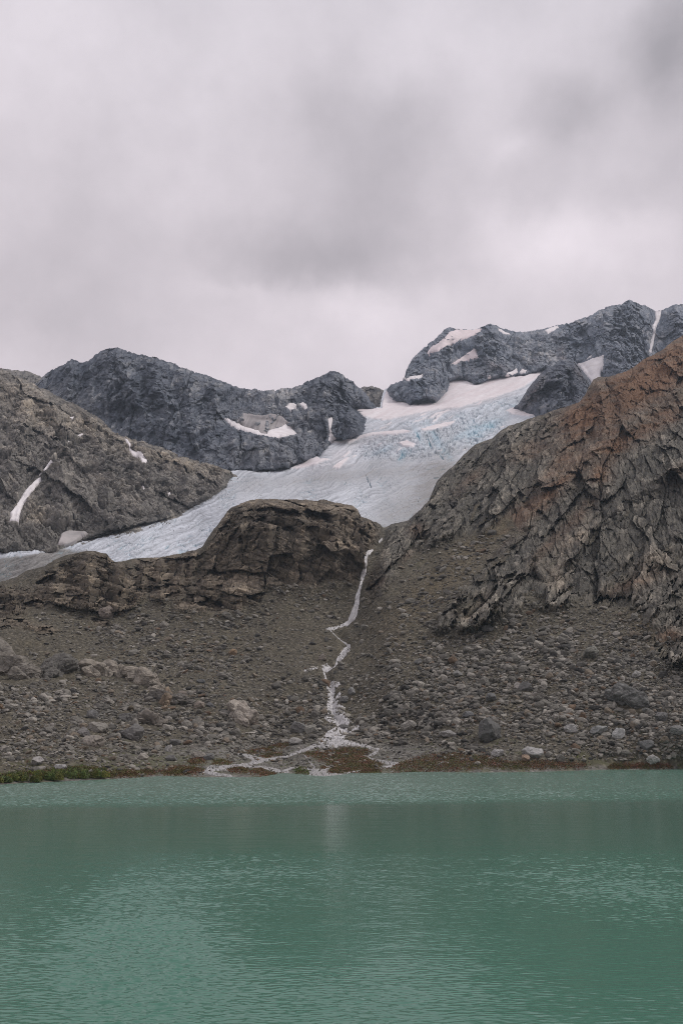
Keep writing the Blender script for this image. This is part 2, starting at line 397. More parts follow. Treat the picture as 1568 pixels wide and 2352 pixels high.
def mountain(name, label, key, lay, seed, rot, sizes, amps, gully, colfn, ramp=.045, thin=3., theta=(95, 75), rib_list=()):
    P = lay.base.reshape(-1, 3); u, v = lay.u, lay.v
    nm = lay.N[:, (lay.U > 0) & (lay.U < 1568)].reshape(-1, 3).mean(0); rot = grain_on(nm, theta[0], 15)
    dc, d, tone = rockdisp(P, sizes, amps, seed, rot, coarse=1, rot2=grain_on(nm, theta[1], 25), stretch=(2.7, 1.0, .6))
    gs, ga = gully
    warp = np.stack([fbm(P, gs * .8, seed + 3 + k, 3) for k in range(3)], -1) * gs * .35
    g = fbm(P + warp, np.array([gs, gs, gs * 3.2]), seed + 9, 5, .48, ridged=True) * ga
    b = fbm(P, gs * .12, seed + 21, 4, .6) * ga * .10
    fade = 1 - .9 * sstep(1 - ramp * 2, 1, lay.t.ravel())
    ice = sstep(2, -9, psd(u, v, GL_POLY)).ravel() * .85 + .15
    d = d * ice; dc = dc * ice; g = g * ice
    sm = snowmask(u, v, key).ravel() if key else 0
    lam = layers_(P, rot, thin, seed + 60)
    b = b + lam * thin * .40 + fbm(P, np.array([thin * 2.2, thin * 2.2, thin * 4]), seed + 66, 4, .7, ridged=True) * thin * .55
    disp = (d + b) * (1 - .85 * sm) * (.3 + .7 * fade)
    rib = fbm(P + warp * .5, np.array([gs * .17, gs * .17, gs * .7]), seed + 70, 3, .55, ridged=True) * ga * .16 * ice
    swell = ((dc + g + rib) * (1 - .3 * sm) + ribs(u, v, rib_list, P, seed + 90).ravel() * ice) * (.45 + .55 * fade)
    tone = tone + .35 * fbm(P, np.array([thin * .9, thin * .9, thin * 7]), seed + 72, 3, .6) + .28 * fbm(P, thin * .8, seed + 73, 3, .7)
    tone = tone + lam * .35
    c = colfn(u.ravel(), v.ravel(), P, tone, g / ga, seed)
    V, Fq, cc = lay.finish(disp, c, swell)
    return struct(name, V, Fq, cc, M_far, label)

def rockcol(dark, mid, pale, seed, s1, P, tone, stripe=None):
    n = fbm(P, s1, seed + 31, 5, .6); n2 = fbm(P, np.array([s1 * .25, s1 * .25, s1 * .8]), seed + 37, 4, .65)
    x = np.clip(.42 + .8 * n + .7 * n2 + .75 * tone, 0, 1)
    c = mix3(dark, mid, sstep(0, .55, x)); c = mix3(c, pale, sstep(.55, 1, x) * .9)
    return c

# ---- far ridge seen through the gaps
def build_far():
    lay = Layer(np.r_[np.arange(-500, -20, 6), np.arange(-20, 140, 1.2), np.arange(140, 815, 8), np.arange(815, 905, 1.), np.arange(905, 960, 5)], line([(-500, 1000), (960, 1000)]),
                line([(-500, 800), (-100, 835), (0, 846), (20, 850), (45, 852), (62, 853), (75, 858), (86, 862), (100, 868), (130, 900), (700, 920), (800, 905), (822, 897), (832, 890), (850, 888), (866, 891), (880, 897), (892, 905), (940, 930)]),
                tps([(-300, 840, 2200), (50, 850, 2200), (50, 1000, 1900), (850, 890, 2120), (850, 940, 2000), (850, 1000, 1850), (400, 920, 2300), (400, 1000, 2000)]), 130, 20)
    def cf(u, v, P, tone, g, seed): return rockcol((.10, .095, .09), (.2, .185, .165), (.34, .31, .27), seed, 60, P, tone)
    mountain('far_ridge', 'pale rocky ridge glimpsed behind the dark ridge, at the pass', None, lay, 400, grain(70, 50), (40, 14, 5), (6, 2.5, 1), (80, 10), cf)
# ---- dark ridge on the left
def build_B():
    crest = line([(-700, 990), (-300, 960), (-100, 925), (40, 900), (88, 880), (105, 863), (118, 853), (130, 845), (145, 839), (158, 830), (165, 825), (173, 829), (186, 833), (203, 831), (216, 821), (232, 806), (248, 801), (262, 798), (272, 799), (290, 806), (312, 813), (330, 816),
                  (342, 820), (355, 821), (378, 830), (400, 838), (425, 848), (450, 857), (475, 863), (500, 873), (520, 880), (545, 890), (575, 896), (600, 898), (625, 897), (640, 894), (660, 895), (680, 887), (694, 884), (706, 876), (722, 869), (735, 866), (745, 860), (757, 854), (768, 853), (779, 857), (793, 868), (810, 878), (820, 889), (832, 897), (846, 912), (858, 930), (868, 945), (900, 985), (960, 1040)])
    lay = Layer(cols(-60, 905, 1.05, -700, 960), line([(-700, 1130), (400, 1130), (960, 1100)]), crest,
                tps([(600, 1083, 1235), (550, 1090, 1215), (600, 1015, 1310), (600, 985, 1420), (600, 950, 1480), (600, 898, 1580), (680, 1078, 1250), (690, 1000, 1400), (760, 1012, 1410), (770, 950, 1500), (770, 855, 1640), (700, 880, 1600), (820, 995, 1452), (828, 965, 1525),
                     (805, 934, 1660), (850, 935, 1700), (840, 905, 1720), (860, 960, 1640), (262, 798, 1680), (262, 950, 1480), (262, 1060, 1350), (400, 838, 1620), (400, 1000, 1390), (400, 1080, 1290), (165, 826, 1700), (100, 870, 1720), (100, 1000, 1500), (480, 990, 1400), (480, 870, 1600), (0, 900, 1750), (0, 1050, 1500), (750, 1100, 1200), (900, 1000, 1600)]),
                520, 60, 500, .9, push)
    def cf(u, v, P, tone, g, seed):
        c = rockcol((.062, .075, .098), (.13, .144, .170), (.29, .295, .30), seed, 70, P, tone)
        w = blobs(u, v, [(610, 975, 60, 18, 15, 1.), (600, 1050, 110, 30, 0, .55), (640, 900, 90, 12, 0, .5), (150, 930, 60, 40, 30, .45), (690, 985, 50, 50, 0, .35), (560, 930, 50, 30, 0, .35)])
        return mix3(c, c * [2.05, 1.9, 1.7] + .02, np.clip(w * 1.15, 0, 1))
    mountain('dark_ridge', 'dark slate-grey rock ridge with a pointed summit, left behind the glacier', 'B', lay, 100, grain(112, 48, 10), (75, 26, 9, 3.5), (8, 3.6, 1.4, .5), (130, 24), cf, thin=3.2, theta=(106, 72), rib_list=[(262, 798, 250, 930, 40, 34), (262, 798, 330, 960, 46, 36), (165, 826, 150, 930, 30, 22), (205, 835, 225, 960, 26, 18), (350, 820, 390, 980, 42, 28), (430, 850, 440, 1000, 36, 22), (500, 873, 480, 1010, 34, 20), (772, 855, 745, 960, 38, 32), (772, 855, 812, 990, 38, 36), (735, 866, 700, 960, 24, 16), (690, 885, 640, 940, 28, 14), (600, 1010, 590, 1080, 24, 14), (540, 1000, 530, 1080, 24, 12), (650, 1010, 660, 1075, 24, 12), (700, 1000, 700, 1060, 20, 12), (310, 900, 300, 1000, 24, 14), (400, 930, 380, 1050, 24, 14), (100, 870, 95, 960, 24, 16)])
    return lay
# ---- the far massif on the right
def build_C():
    crest = line([(870, 935), (885, 905), (890, 893), (896, 886), (908, 881), (926, 874), (929, 869), (932, 856), (938, 840), (950, 824), (962, 811), (976, 798), (985, 791), (1000, 778), (1012, 769), (1020, 759), (1030, 753), (1042, 754), (1052, 757), (1080, 759), (1095, 757), (1108, 753), (1116, 747), (1126, 745), (1138, 748), (1152, 754), (1165, 759), (1180, 763), (1195, 764),
                  (1212, 763), (1228, 761), (1250, 756), (1275, 748), (1292, 746), (1310, 741), (1330, 736), (1348, 729), (1362, 722), (1375, 713), (1390, 708), (1402, 704), (1412, 702), (1425, 700), (1434, 694), (1445, 690), (1455, 693), (1466, 698), (1480, 703), (1492, 709), (1504, 715), (1517, 715), (1530, 708), (1542, 703), (1550, 700), (1568, 701), (1600, 706), (1700, 690), (1900, 730), (2300, 760)])
    lay = Layer(cols(875, 1660, 1.0, None, 2300), line([(870, 985), (1250, 985), (1660, 960), (2300, 960)]), crest,
                tps([(888, 895, 2010), (930, 925, 1790), (930, 872, 1900), (935, 850, 2080), (960, 920, 1790), (1000, 920, 1790), (1000, 870, 1900), (1000, 780, 2180), (1040, 755, 2250), (1035, 878, 1990), (1060, 830, 2100), (1126, 746, 2290), (1110, 880, 1990), (1120, 820, 2110), (1195, 764, 2320), (1195, 864, 2060), (1190, 820, 2170), (1250, 852, 2100), (1250, 756, 2320), (1330, 736, 2330), (1300, 850, 2120),
                     (1360, 880, 2020), (1360, 820, 2120), (1445, 690, 2380), (1420, 800, 2130), (1420, 860, 2050), (1500, 716, 2450), (1495, 810, 2280), (1550, 700, 2430), (1560, 800, 2200), (1650, 700, 2430), (1650, 900, 2100), (1400, 980, 1900), (1100, 980, 1750), (900, 980, 1750)]),
                420, 60, 600, .9, push)
    def cf(u, v, P, tone, g, seed):
        c = rockcol((.10, .122, .158), (.20, .222, .258), (.36, .36, .365), seed, 90, P, tone)
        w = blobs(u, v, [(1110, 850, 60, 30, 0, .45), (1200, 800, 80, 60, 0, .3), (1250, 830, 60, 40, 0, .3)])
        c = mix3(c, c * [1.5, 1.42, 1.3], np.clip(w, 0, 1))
        r = blobs(u, v, [(1140, 842, 30, 9, 20, .8), (1290, 815, 12, 20, 0, .6), (1225, 830, 10, 25, 0, .4)]) * np.clip(.5 + 1.5 * fbm(P, 30, seed + 77, 3), 0, 1)
        return mix3(c, [.19, .12, .09], np.clip(r, 0, .8))
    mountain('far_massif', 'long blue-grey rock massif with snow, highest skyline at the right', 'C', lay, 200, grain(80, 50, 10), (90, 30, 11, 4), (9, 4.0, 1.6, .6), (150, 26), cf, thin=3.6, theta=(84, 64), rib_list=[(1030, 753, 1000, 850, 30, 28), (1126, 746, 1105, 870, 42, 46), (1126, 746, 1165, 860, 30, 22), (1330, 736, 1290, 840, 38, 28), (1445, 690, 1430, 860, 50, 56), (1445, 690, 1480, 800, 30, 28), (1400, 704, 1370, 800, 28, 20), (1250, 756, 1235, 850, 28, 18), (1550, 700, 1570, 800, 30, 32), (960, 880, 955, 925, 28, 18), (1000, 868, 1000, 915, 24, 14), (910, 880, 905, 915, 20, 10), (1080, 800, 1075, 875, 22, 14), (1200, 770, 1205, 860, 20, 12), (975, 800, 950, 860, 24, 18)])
    return lay
# ---- dark pyramid standing out of the ice
def build_D():
    crest = line([(1120, 985), (1165, 950), (1178, 938), (1190, 928), (1200, 913), (1213, 892), (1224, 878), (1236, 864), (1248, 853), (1262, 842), (1276, 836), (1288, 831), (1297, 831), (1303, 834), (1312, 828), (1318, 832), (1328, 842), (1338, 853), (1347, 866), (1355, 880), (1364, 890), (1380, 905), (1420, 950), (1460, 1000)])
    lay = Layer(np.arange(1120, 1460, 1.0), line([(1120, 1040), (1460, 1040)]), crest,
                tps([(1180, 938, 1625), (1237, 954, 1545), (1240, 900, 1590), (1250, 855, 1660), (1300, 830, 1690), (1295, 950, 1520), (1290, 890, 1590), (1355, 882, 1680), (1340, 940, 1560), (1300, 1040, 1400), (1180, 1040, 1450), (1440, 1000, 1600), (1440, 1040, 1500)]), 300, 50, 260, 1.1)
    def cf(u, v, P, tone, g, seed):
        c = rockcol((.058, .069, .093), (.12, .132, .157), (.25, .25, .255), seed, 40, P, tone)
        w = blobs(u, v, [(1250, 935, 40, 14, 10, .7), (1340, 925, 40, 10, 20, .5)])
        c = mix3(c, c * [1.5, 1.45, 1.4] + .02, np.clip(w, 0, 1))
        r = blobs(u, v, [(1225, 905, 14, 40, 30, .7), (1330, 860, 10, 20, -30, .5)])
        return mix3(c, [.16, .105, .085], np.clip(r * (.6 + fbm(P, 20, 9, 3)), 0, .7))
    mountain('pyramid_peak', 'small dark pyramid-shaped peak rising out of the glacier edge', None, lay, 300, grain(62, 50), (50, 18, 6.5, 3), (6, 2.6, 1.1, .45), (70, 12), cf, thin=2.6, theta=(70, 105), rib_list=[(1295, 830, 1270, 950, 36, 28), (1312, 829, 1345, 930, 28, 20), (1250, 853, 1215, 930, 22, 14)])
# ---- tan hillside on the left
def build_G():
    crest = line([(-700, 700), (-300, 770), (-100, 815), (0, 848), (14, 853), (30, 862), (50, 870), (70, 880), (95, 893), (118, 902), (150, 920), (180, 932), (200, 945), (222, 957), (240, 970), (252, 985), (266, 996), (282, 1001), (300, 1010), (318, 1014), (335, 1016), (350, 1021), (375, 1030), (395, 1040), (410, 1047), (425, 1051), (445, 1057), (458, 1063), (470, 1062), (486, 1069), (500, 1072), (515, 1078), (530, 1083), (545, 1095), (600, 1130)])
    lay = Layer(cols(-60, 560, 1.0, -700, 600), line([(-700, 1420), (0, 1360), (100, 1320), (300, 1260), (450, 1200), (600, 1150)]), crest,
                tps([(-300, 1290, 770), (-300, 780, 1280), (-300, 1050, 960), (0, 1266, 830), (0, 1200, 880), (0, 1050, 1010), (0, 848, 1260), (100, 1262, 830), (100, 1150, 930), (100, 895, 1240), (180, 1245, 855), (170, 1060, 1010), (255, 1220, 870), (255, 985, 1180), (250, 1100, 990), (330, 1200, 890), (340, 1018, 1170), (330, 1110, 1010), (420, 1182, 965), (410, 1047, 1160), (420, 1110, 1050),
                     (485, 1146, 1005), (490, 1070, 1150), (525, 1100, 1090), (530, 1084, 1130), (560, 1110, 1100), (0, 1350, 740), (300, 1260, 800)]), 520, 50, 450, .8, push)
    def cf(u, v, P, tone, g, seed):
        c = rockcol((.085, .081, .075), (.215, .20, .178), (.43, .39, .33), seed, 38, P, tone)
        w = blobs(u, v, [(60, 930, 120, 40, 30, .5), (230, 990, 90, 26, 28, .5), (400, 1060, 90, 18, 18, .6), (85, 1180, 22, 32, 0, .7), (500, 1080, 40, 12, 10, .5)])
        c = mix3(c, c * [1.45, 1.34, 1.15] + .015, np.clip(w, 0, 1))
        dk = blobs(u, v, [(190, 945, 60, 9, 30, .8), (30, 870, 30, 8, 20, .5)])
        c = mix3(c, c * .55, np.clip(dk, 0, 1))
        sc = sstep(.25, .6, blobs(u, v, [(20, 1240, 120, 22, -4, 1.2), (140, 1235, 70, 14, 20, .6), (300, 1195, 120, 12, -18, .9), (60, 1130, 16, 70, 28, .6), (320, 1120, 20, 60, -10, .35)]) + .35 * fbm(P, 25, 41, 3))
        scree = mix3((.12, .113, .10), (.23, .214, .19), np.clip(.5 + fbm(P, 2.2, 43, 3, .7) * 1.6, 0, 1))
        return mix3(c, scree, sc)
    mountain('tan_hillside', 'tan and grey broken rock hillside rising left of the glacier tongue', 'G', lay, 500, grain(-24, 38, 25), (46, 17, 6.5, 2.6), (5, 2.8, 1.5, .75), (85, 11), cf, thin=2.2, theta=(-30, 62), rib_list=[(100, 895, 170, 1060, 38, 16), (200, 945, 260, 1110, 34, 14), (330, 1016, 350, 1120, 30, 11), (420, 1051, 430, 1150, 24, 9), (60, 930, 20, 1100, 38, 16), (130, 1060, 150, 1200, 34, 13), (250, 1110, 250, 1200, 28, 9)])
    return lay

# ------------------------------------------------------------------ glacier
GSNOW = [[(805, 932), (849, 940), (876, 938), (880, 917), (888, 895), (896, 912), (927, 922), (942, 933), (955, 924), (1000, 926), (1026, 899), (1031, 873), (1056, 870), (1084, 881), (1124, 873), (1160, 867), (1205, 864), (1250, 850), (1233, 868), (1204, 888), (1171, 901), (1135, 914), (1087, 926), (1054, 938), (1000, 942), (946, 953), (891, 965), (850, 961), (833, 957)],
         [(967, 987), (1000, 976), (1045, 967), (1040, 974), (1000, 988), (972, 991)],
         [(763, 1018), (780, 1008), (815, 1004), (855, 994), (927, 988), (946, 992), (909, 999), (855, 1001), (818, 1012), (800, 1018)],
         [(912, 1018), (935, 1013), (955, 1021), (948, 1029), (925, 1025)],
         [(665, 1078), (690, 1064), (727, 1050), (735, 1054), (758, 1055), (722, 1070), (690, 1077)],
         [(762, 1075), (785, 1058), (803, 1050), (790, 1066), (778, 1077)],
         [(1160, 944), (1178, 937), (1196, 939), (1240, 953), (1215, 958), (1175, 953)]]
def build_glacier():
    uu = np.r_[np.arange(-700, -20, 7), np.arange(-20, 1270, .95)]; vv = np.arange(846, 1475, .8)
    u, v = np.meshgrid(uu, vv)
    q = np.stack([u, v, u * 0], -1).reshape(-1, 3)
    sd = psd(u, v, GL_POLY) + 2.2 * fbm(q, 9., 61, 3).reshape(u.shape)
    Fq = quads(*u.shape); keep = (sd.ravel()[Fq] > -5).all(1)
    used = np.zeros(u.size, bool); used[Fq[keep].ravel()] = True; idx = np.cumsum(used) - 1
    Fq = idx[Fq[keep]]; u, v, sd = u.ravel()[used], v.ravel()[used], sd.ravel()[used]
    Y = glY(u, v) + np.where(sd < 0, -sd * 3.0, 0)
    P = at(u, v, Y)
    # ice coordinates: along and across the flow
    lo = sstep(1085, 1050, v)                                  # 1 on the upper icefall
    ang = np.radians(np.where(u < 760, 24, 24 + 20 * sstep(760, 1000, u)))
    s_ = -u * math.cos(.42) + v * math.sin(.42); n_ = u * math.sin(.42) + v * math.cos(.42)
    w1 = fbm(np.stack([u, v, v * 0], -1), 60, 71, 3) * 22
    fl = np.stack([s_ / 90, (n_ + w1) / 5.5, v * 0], -1)
    stripe = fbm(fl, 1, 72, 4, .6)
    fl2 = np.stack([s_ / 22, (n_ + w1) / 2.6, v * 0 + 4], -1); fine = fbm(fl2, 1, 73, 4, .65)
    # snow
    snow = np.full(len(u), -99., f32)
    for p in GSNOW: snow = np.maximum(snow, psd(u, v, p))
    snow = snow + 3 * fbm(np.stack([s_ / 2.5, n_, v * 0], -1), 7, 75, 4, .6)
    snow = sstep(-1.5, 2.0, snow)
    st2 = fbm(np.stack([s_ / 55, (n_ + w1 * .6) / 8, v * 0 + 11], -1), 1, 95, 4, .6)
    snow = np.maximum(snow, .9 * sstep(.10, .22, st2 + .5 * blobs(u, v, [(930, 965, 110, 20, -10, .30), (860, 1030, 90, 24, -14, .22), (1100, 925, 120, 14, -22, .3), (760, 1062, 50, 14, -20, .25)]) - .12) * sstep(1075, 1050, v))
    # broken ice
    seracs = sstep(.22, .75, blobs(u, v, [(960, 1020, 110, 34, -8, 1.), (1090, 985, 90, 32, -25, 1.), (1150, 930, 70, 14, -20, .7), (870, 1030, 80, 20, -10, .55), (1000, 960, 110, 14, -10, .55), (740, 1060, 30, 12, -20, .4)])) * (1 - snow)
    tongue = sstep(1080, 1100, v)
    c1 = vor(np.stack([(u + .35 * v) / 11, (v + w1 * .35) / 4.2, v * 0], -1), 1, 81)
    c2 = vor(np.stack([(s_) / 30, (n_ + w1) / 4.5, v * 0], -1), 1, 82)
    c3 = vor(np.stack([(u + .9 * v) / 3.4, (v - .3 * u) / 13, v * 0 + 3], -1), 1, 83)
    crev = sstep(.16, .02, c1[1] - c1[0]) * np.clip(.25 + 2 * fbm(np.stack([u, v, v * 0], -1), 40, 84, 2), 0, 1)
    crev3 = sstep(.14, .02, c3[1] - c3[0]) * np.clip(.2 + 2.2 * fbm(np.stack([u, v, v * 0 + 9], -1), 35, 85, 2), 0, 1)
    lcrev = sstep(.10, .02, c2[1] - c2[0]) * np.clip(.0 + 2.4 * fbm(np.stack([u, v, v * 0 + 5], -1), 50, 86, 2), 0, 1) * (1 - seracs)
    # a few open blue cracks on the tongue
    cr = np.zeros(len(u), f32)
    for a, b, L, wd, an in [(290, 1253, 26, 1.6, -28), (300, 1262, 20, 1.2, -20), (385, 1255, 11, 2.6, -38), (343, 1265, 7, 1.6, -35), (455, 1250, 16, 2.2, -20), (420, 1268, 20, 2.4, -18), (350, 1238, 22, .9, -22), (240, 1258, 30, 1.0, -30), (470, 1216, 24, 1.3, -22), (843, 1100, 12, 1.8, 75), (850, 1112, 12, 1.6, 80), (790, 1112, 12, 1.2, -50),
                            (1010, 1080, 22, 1.6, -20), (990, 1075, 16, 1.4, -15), (1000, 1098, 16, 1.2, -10), (920, 1048, 14, 3, -60), (925, 1043, 12, 2, 50), (1015, 1050, 10, 3, 60), (960, 1005, 20, 3, 70), (985, 1015, 25, 2.5, 65), (1000, 1000, 18, 2, 60), (560, 1105, 30, .9, -4), (556, 1094, 24, .8, -3)]:
        cr = np.maximum(cr, np.clip(1.5 * blobs(u + 5 * stripe + 4 * fine, v + 3 * fine, [(a, b, L * .8, wd * .7, an, 1.)]) * (.8 + 2.0 * fine) - .35, 0, 1))
    disp = 2.0 * fbm(P, 45, 77, 3) + stripe * 1.1 * (1 - snow) + fine * .55 * (1 - snow * .8)
    disp += seracs * (c1[2] * 2.4 + c1[3] * 1.3 - crev * 3.6 - crev3 * 2.8 + c3[2] * 1.2 + 1.3 * fbm(P, 9, 91, 4, .6, ridged=True))
    disp += (1 - seracs) * (1 - snow) * (-2.2 * lcrev - .9 * crev * tongue + .35 * c1[2] + .7 * fine + 1.2 * stripe)
    disp += snow * (2.0 * (1 + fbm(np.stack([s_ / 3, n_, v * 0], -1), 12, 78, 2)))
    disp -= cr * 5
    N = np.array([0, -.35, .94])
    P = P + N * disp[:, None]
    # colour: clean ice, dirt bands, blue ice, pink snow, debris
    big = fbm(np.stack([u, v, v * 0 + 2], -1), 70, 87, 3)
    c = mix3((.33, .345, .37), (.69, .725, .775), np.clip(.56 + 1.9 * stripe + .8 * fine + .6 * big, 0, 1))
    blue = np.clip(seracs * (.10 + .75 * np.maximum(crev, crev3) * np.clip(.5 + 2.5 * big, 0.1, 1) + .5 * np.clip(big - .1, 0, 1)), 0, 1)
    crack = np.clip(np.maximum(crev, crev3) * (1 - snow) * (.35 + .4 * seracs), 0, 1)
    c = mix3(c, (.17, .20, .22), crack * .8)
    blue = np.clip(blue + blobs(u + 6 * fine, v + 5 * stripe, [(925, 1046, 16, 7, -60, .8), (1000, 1008, 34, 9, 62, .8), (960, 1000, 22, 7, 65, .7), (1112, 984, 46, 9, -25, .8), (1030, 1048, 16, 7, 50, .7), (880, 1034, 26, 6, -20, .5), (1060, 1000, 30, 6, -30, .5), (745, 1056, 12, 5, -30, .5), (1185, 935, 14, 4, 0, .8), (530, 1098, 12, 5, -20, .7), (880, 966, 40, 4, -5, .3)]) * (1 - snow) * (.7 + fine), 0, 1)
    c = mix3(c, (.28, .49, .60), blue * .75)
    warm = blobs(u, v, [(880, 1020, 150, 22, -8, .5), (1030, 935, 200, 12, -12, .4), (760, 1060, 70, 16, -20, .4)]) * (1 - seracs * .6)
    c = mix3(c, (.60, .53, .52), np.clip(warm * (.6 + stripe), 0, .7))
    dirt = blobs(u, v, [(800, 1092, 230, 16, -5, .62), (960, 1120, 90, 50, -35, .5), (930, 1180, 110, 40, -20, .42), (700, 1130, 160, 30, -12, .28), (1010, 1110, 40, 60, 30, .9), (560, 1120, 60, 30, -25, .3), (960, 1205, 60, 20, 0, .5), (880, 1060, 200, 8, -8, .3)])
    dirt = np.clip(dirt * (.7 + 2.0 * stripe + 1.0 * fine), 0, .85)
    c = mix3(c, (.25, .235, .22), dirt)
    peb = ((vor(np.stack([u / 6, v / 3.2, v * 0 + 7], -1), 1, 88)[0] < .14) & (fbm(np.stack([u, v, v * 0 + 8], -1), 45, 89, 3) > .02) & (tongue > .5))
    c[peb] = (.1, .093, .085)
    deb = sstep(.3, .8, blobs(u, v, [(0, 1330, 100, 30, -12, 1.3), (60, 1300, 90, 16, -18, 1.0), (-100, 1330, 150, 50, 0, 1.2), (110, 1277, 40, 7, -20, .8), (80, 1282, 120, 9, -8, 1.0), (880, 1215, 40, 14, 0, .6), (160, 1292, 60, 9, -20, .55)]) + .4 * stripe)
    c = mix3(c, mix3((.09, .085, .077), (.30, .288, .27), np.clip(.45 + 1.6 * stripe + 1.5 * fine, 0, 1)), deb)
    c = mix3(c, (.15, .42, .52), np.clip(cr * 1.0 + .55 * lcrev * tongue * (1 - dirt), 0, .85))
    pink = np.clip(.5 + 1.3 * fbm(np.stack([s_ / 60, (n_ + w1 * .5) / 7, v * 0 + 6], -1), 1, 90, 3), 0, 1)
    c = mix3(c, mix3((.84, .80, .80), (.72, .62, .62), pink * .85), snow)
    o = link('glacier', raw_mesh('glacier', P, Fq, M_ice, c, True), label='crevassed blue-white glacier flowing down between the dark peaks', category='glacier')
    return o

# ------------------------------------------------------------------ near slopes above the lake
SHORE = [(-900, 1862), (-300, 1832), (-100, 1812), (0, 1802), (60, 1800), (120, 1797), (180, 1795), (245, 1791), (330, 1789), (420, 1787), (470, 1786), (540, 1788), (600, 1788), (680, 1787), (760, 1785), (850, 1781), (950, 1777), (1040, 1776), (1130, 1775), (1250, 1771), (1350, 1770), (1450, 1768), (1568, 1766), (1800, 1763), (2500, 1760)]
shore_line = line(SHORE)
def shore(u):
    u = np.asarray(u, float); return shore_line(u) + .9 * np.sin(u / 17) + .6 * np.sin(u / 7.3 + 1) + 1.1 * np.sin(u / 61 + 2) - 1.
NEAR_CREST = [(-900, 1400), (-300, 1370), (-100, 1352), (0, 1338), (40, 1325), (60, 1312), (85, 1306), (105, 1300), (130, 1285), (150, 1276), (175, 1272), (200, 1266), (225, 1268), (245, 1272), (255, 1284), (262, 1291), (285, 1289), (305, 1284), (330, 1282), (360, 1281), (385, 1277), (420, 1271), (450, 1263), (465, 1257), (475, 1240), (490, 1218), (505, 1200), (520, 1178), (532, 1166), (550, 1158), (570, 1151), (595, 1147), (620, 1147),
              (660, 1147), (700, 1149), (725, 1150), (745, 1147), (762, 1153), (790, 1158), (812, 1163), (822, 1172), (829, 1186), (845, 1193), (860, 1199), (872, 1203), (884, 1208), (895, 1206), (910, 1203), (935, 1198), (950, 1186), (965, 1172), (985, 1150), (995, 1128), (1002, 1108), (1020, 1088), (1045, 1068), (1062, 1048), (1090, 1022), (1108, 1016), (1130, 1008), (1150, 990), (1165, 980), (1190, 973), (1215, 962), (1250, 952), (1290, 938), (1330, 926), (1342, 910), (1352, 890), (1362, 871), (1372, 867), (1395, 867),
              (1420, 860), (1440, 853), (1455, 843), (1478, 826), (1500, 815), (1520, 805), (1545, 785), (1568, 770), (1620, 740), (1750, 680), (1900, 640), (2500, 560)]
near_crest = line(NEAR_CREST)
def shoreY(u): return waterY(shore(u))
nearY = tps([(u, shore(u) + 9, waterY(shore(u)) - 2.5) for u in (-150, 0, 150, 300, 450, 600, 750, 900, 1050, 1200, 1400, 1600, 1720)] +
            [(u, shore(u), waterY(shore(u)) + .5) for u in (-150, 0, 150, 300, 450, 600, 750, 900, 1050, 1200, 1400, 1600, 1720)] +
            [(0, 1700, 305), (0, 1550, 425), (0, 1440, 510), (0, 1338, 640), (-150, 1700, 300), (-150, 1500, 460), (-150, 1360, 640), (120, 1620, 370), (150, 1755, 278), (250, 1700, 330), (250, 1550, 448), (250, 1430, 540), (200, 1400, 560), (200, 1268, 620), (300, 1390, 568), (300, 1286, 640), (400, 1390, 560), (400, 1276, 650), (400, 1500, 490), (400, 1620, 405), (400, 1720, 340),
             (470, 1370, 570), (470, 1255, 640), (600, 1380, 560), (600, 1300, 580), (600, 1190, 605), (600, 1147, 665), (560, 1500, 500), (560, 1620, 415), (560, 1700, 370), (700, 1360, 570), (700, 1200, 612), (720, 1150, 675), (800, 1165, 672), (800, 1300, 590), (850, 1205, 655), (884, 1210, 690), (850, 1270, 618), (820, 1350, 578), (805, 1430, 545), (740, 1440, 540), (700, 1560, 455),
             (795, 1480, 505), (760, 1570, 450), (770, 1640, 410), (760, 1700, 372), (620, 1750, 338), (900, 1740, 345), (1000, 1720, 348), (760, 1750, 335), (900, 1600, 400), (900, 1450, 475), (900, 1330, 560), (900, 1240, 650), (940, 1197, 700), (1000, 1112, 780), (1000, 1200, 650), (1000, 1330, 540), (1000, 1480, 450), (1000, 1620, 382), (1100, 1700, 345), (1100, 1480, 438), (1100, 1400, 475),
             (1100, 1250, 590), (1130, 1010, 840), (1150, 1120, 690), (1200, 1620, 370), (1200, 1400, 465), (1230, 1250, 565), (1250, 1100, 680), (1250, 952, 860), (1300, 1700, 340), (1300, 1500, 415), (1350, 1350, 490), (1350, 1150, 610), (1365, 870, 880), (1365, 1000, 720), (1450, 1600, 365), (1450, 1450, 430), (1450, 1250, 540), (1450, 1050, 660), (1450, 845, 900), (1568, 1700, 330), (1568, 1550, 382), (1568, 1400, 450), (1568, 1200, 550), (1568, 1000, 690), (1568, 770, 950),
             (1720, 1700, 325), (1720, 1500, 390), (1720, 1200, 540), (1720, 690, 1000)])
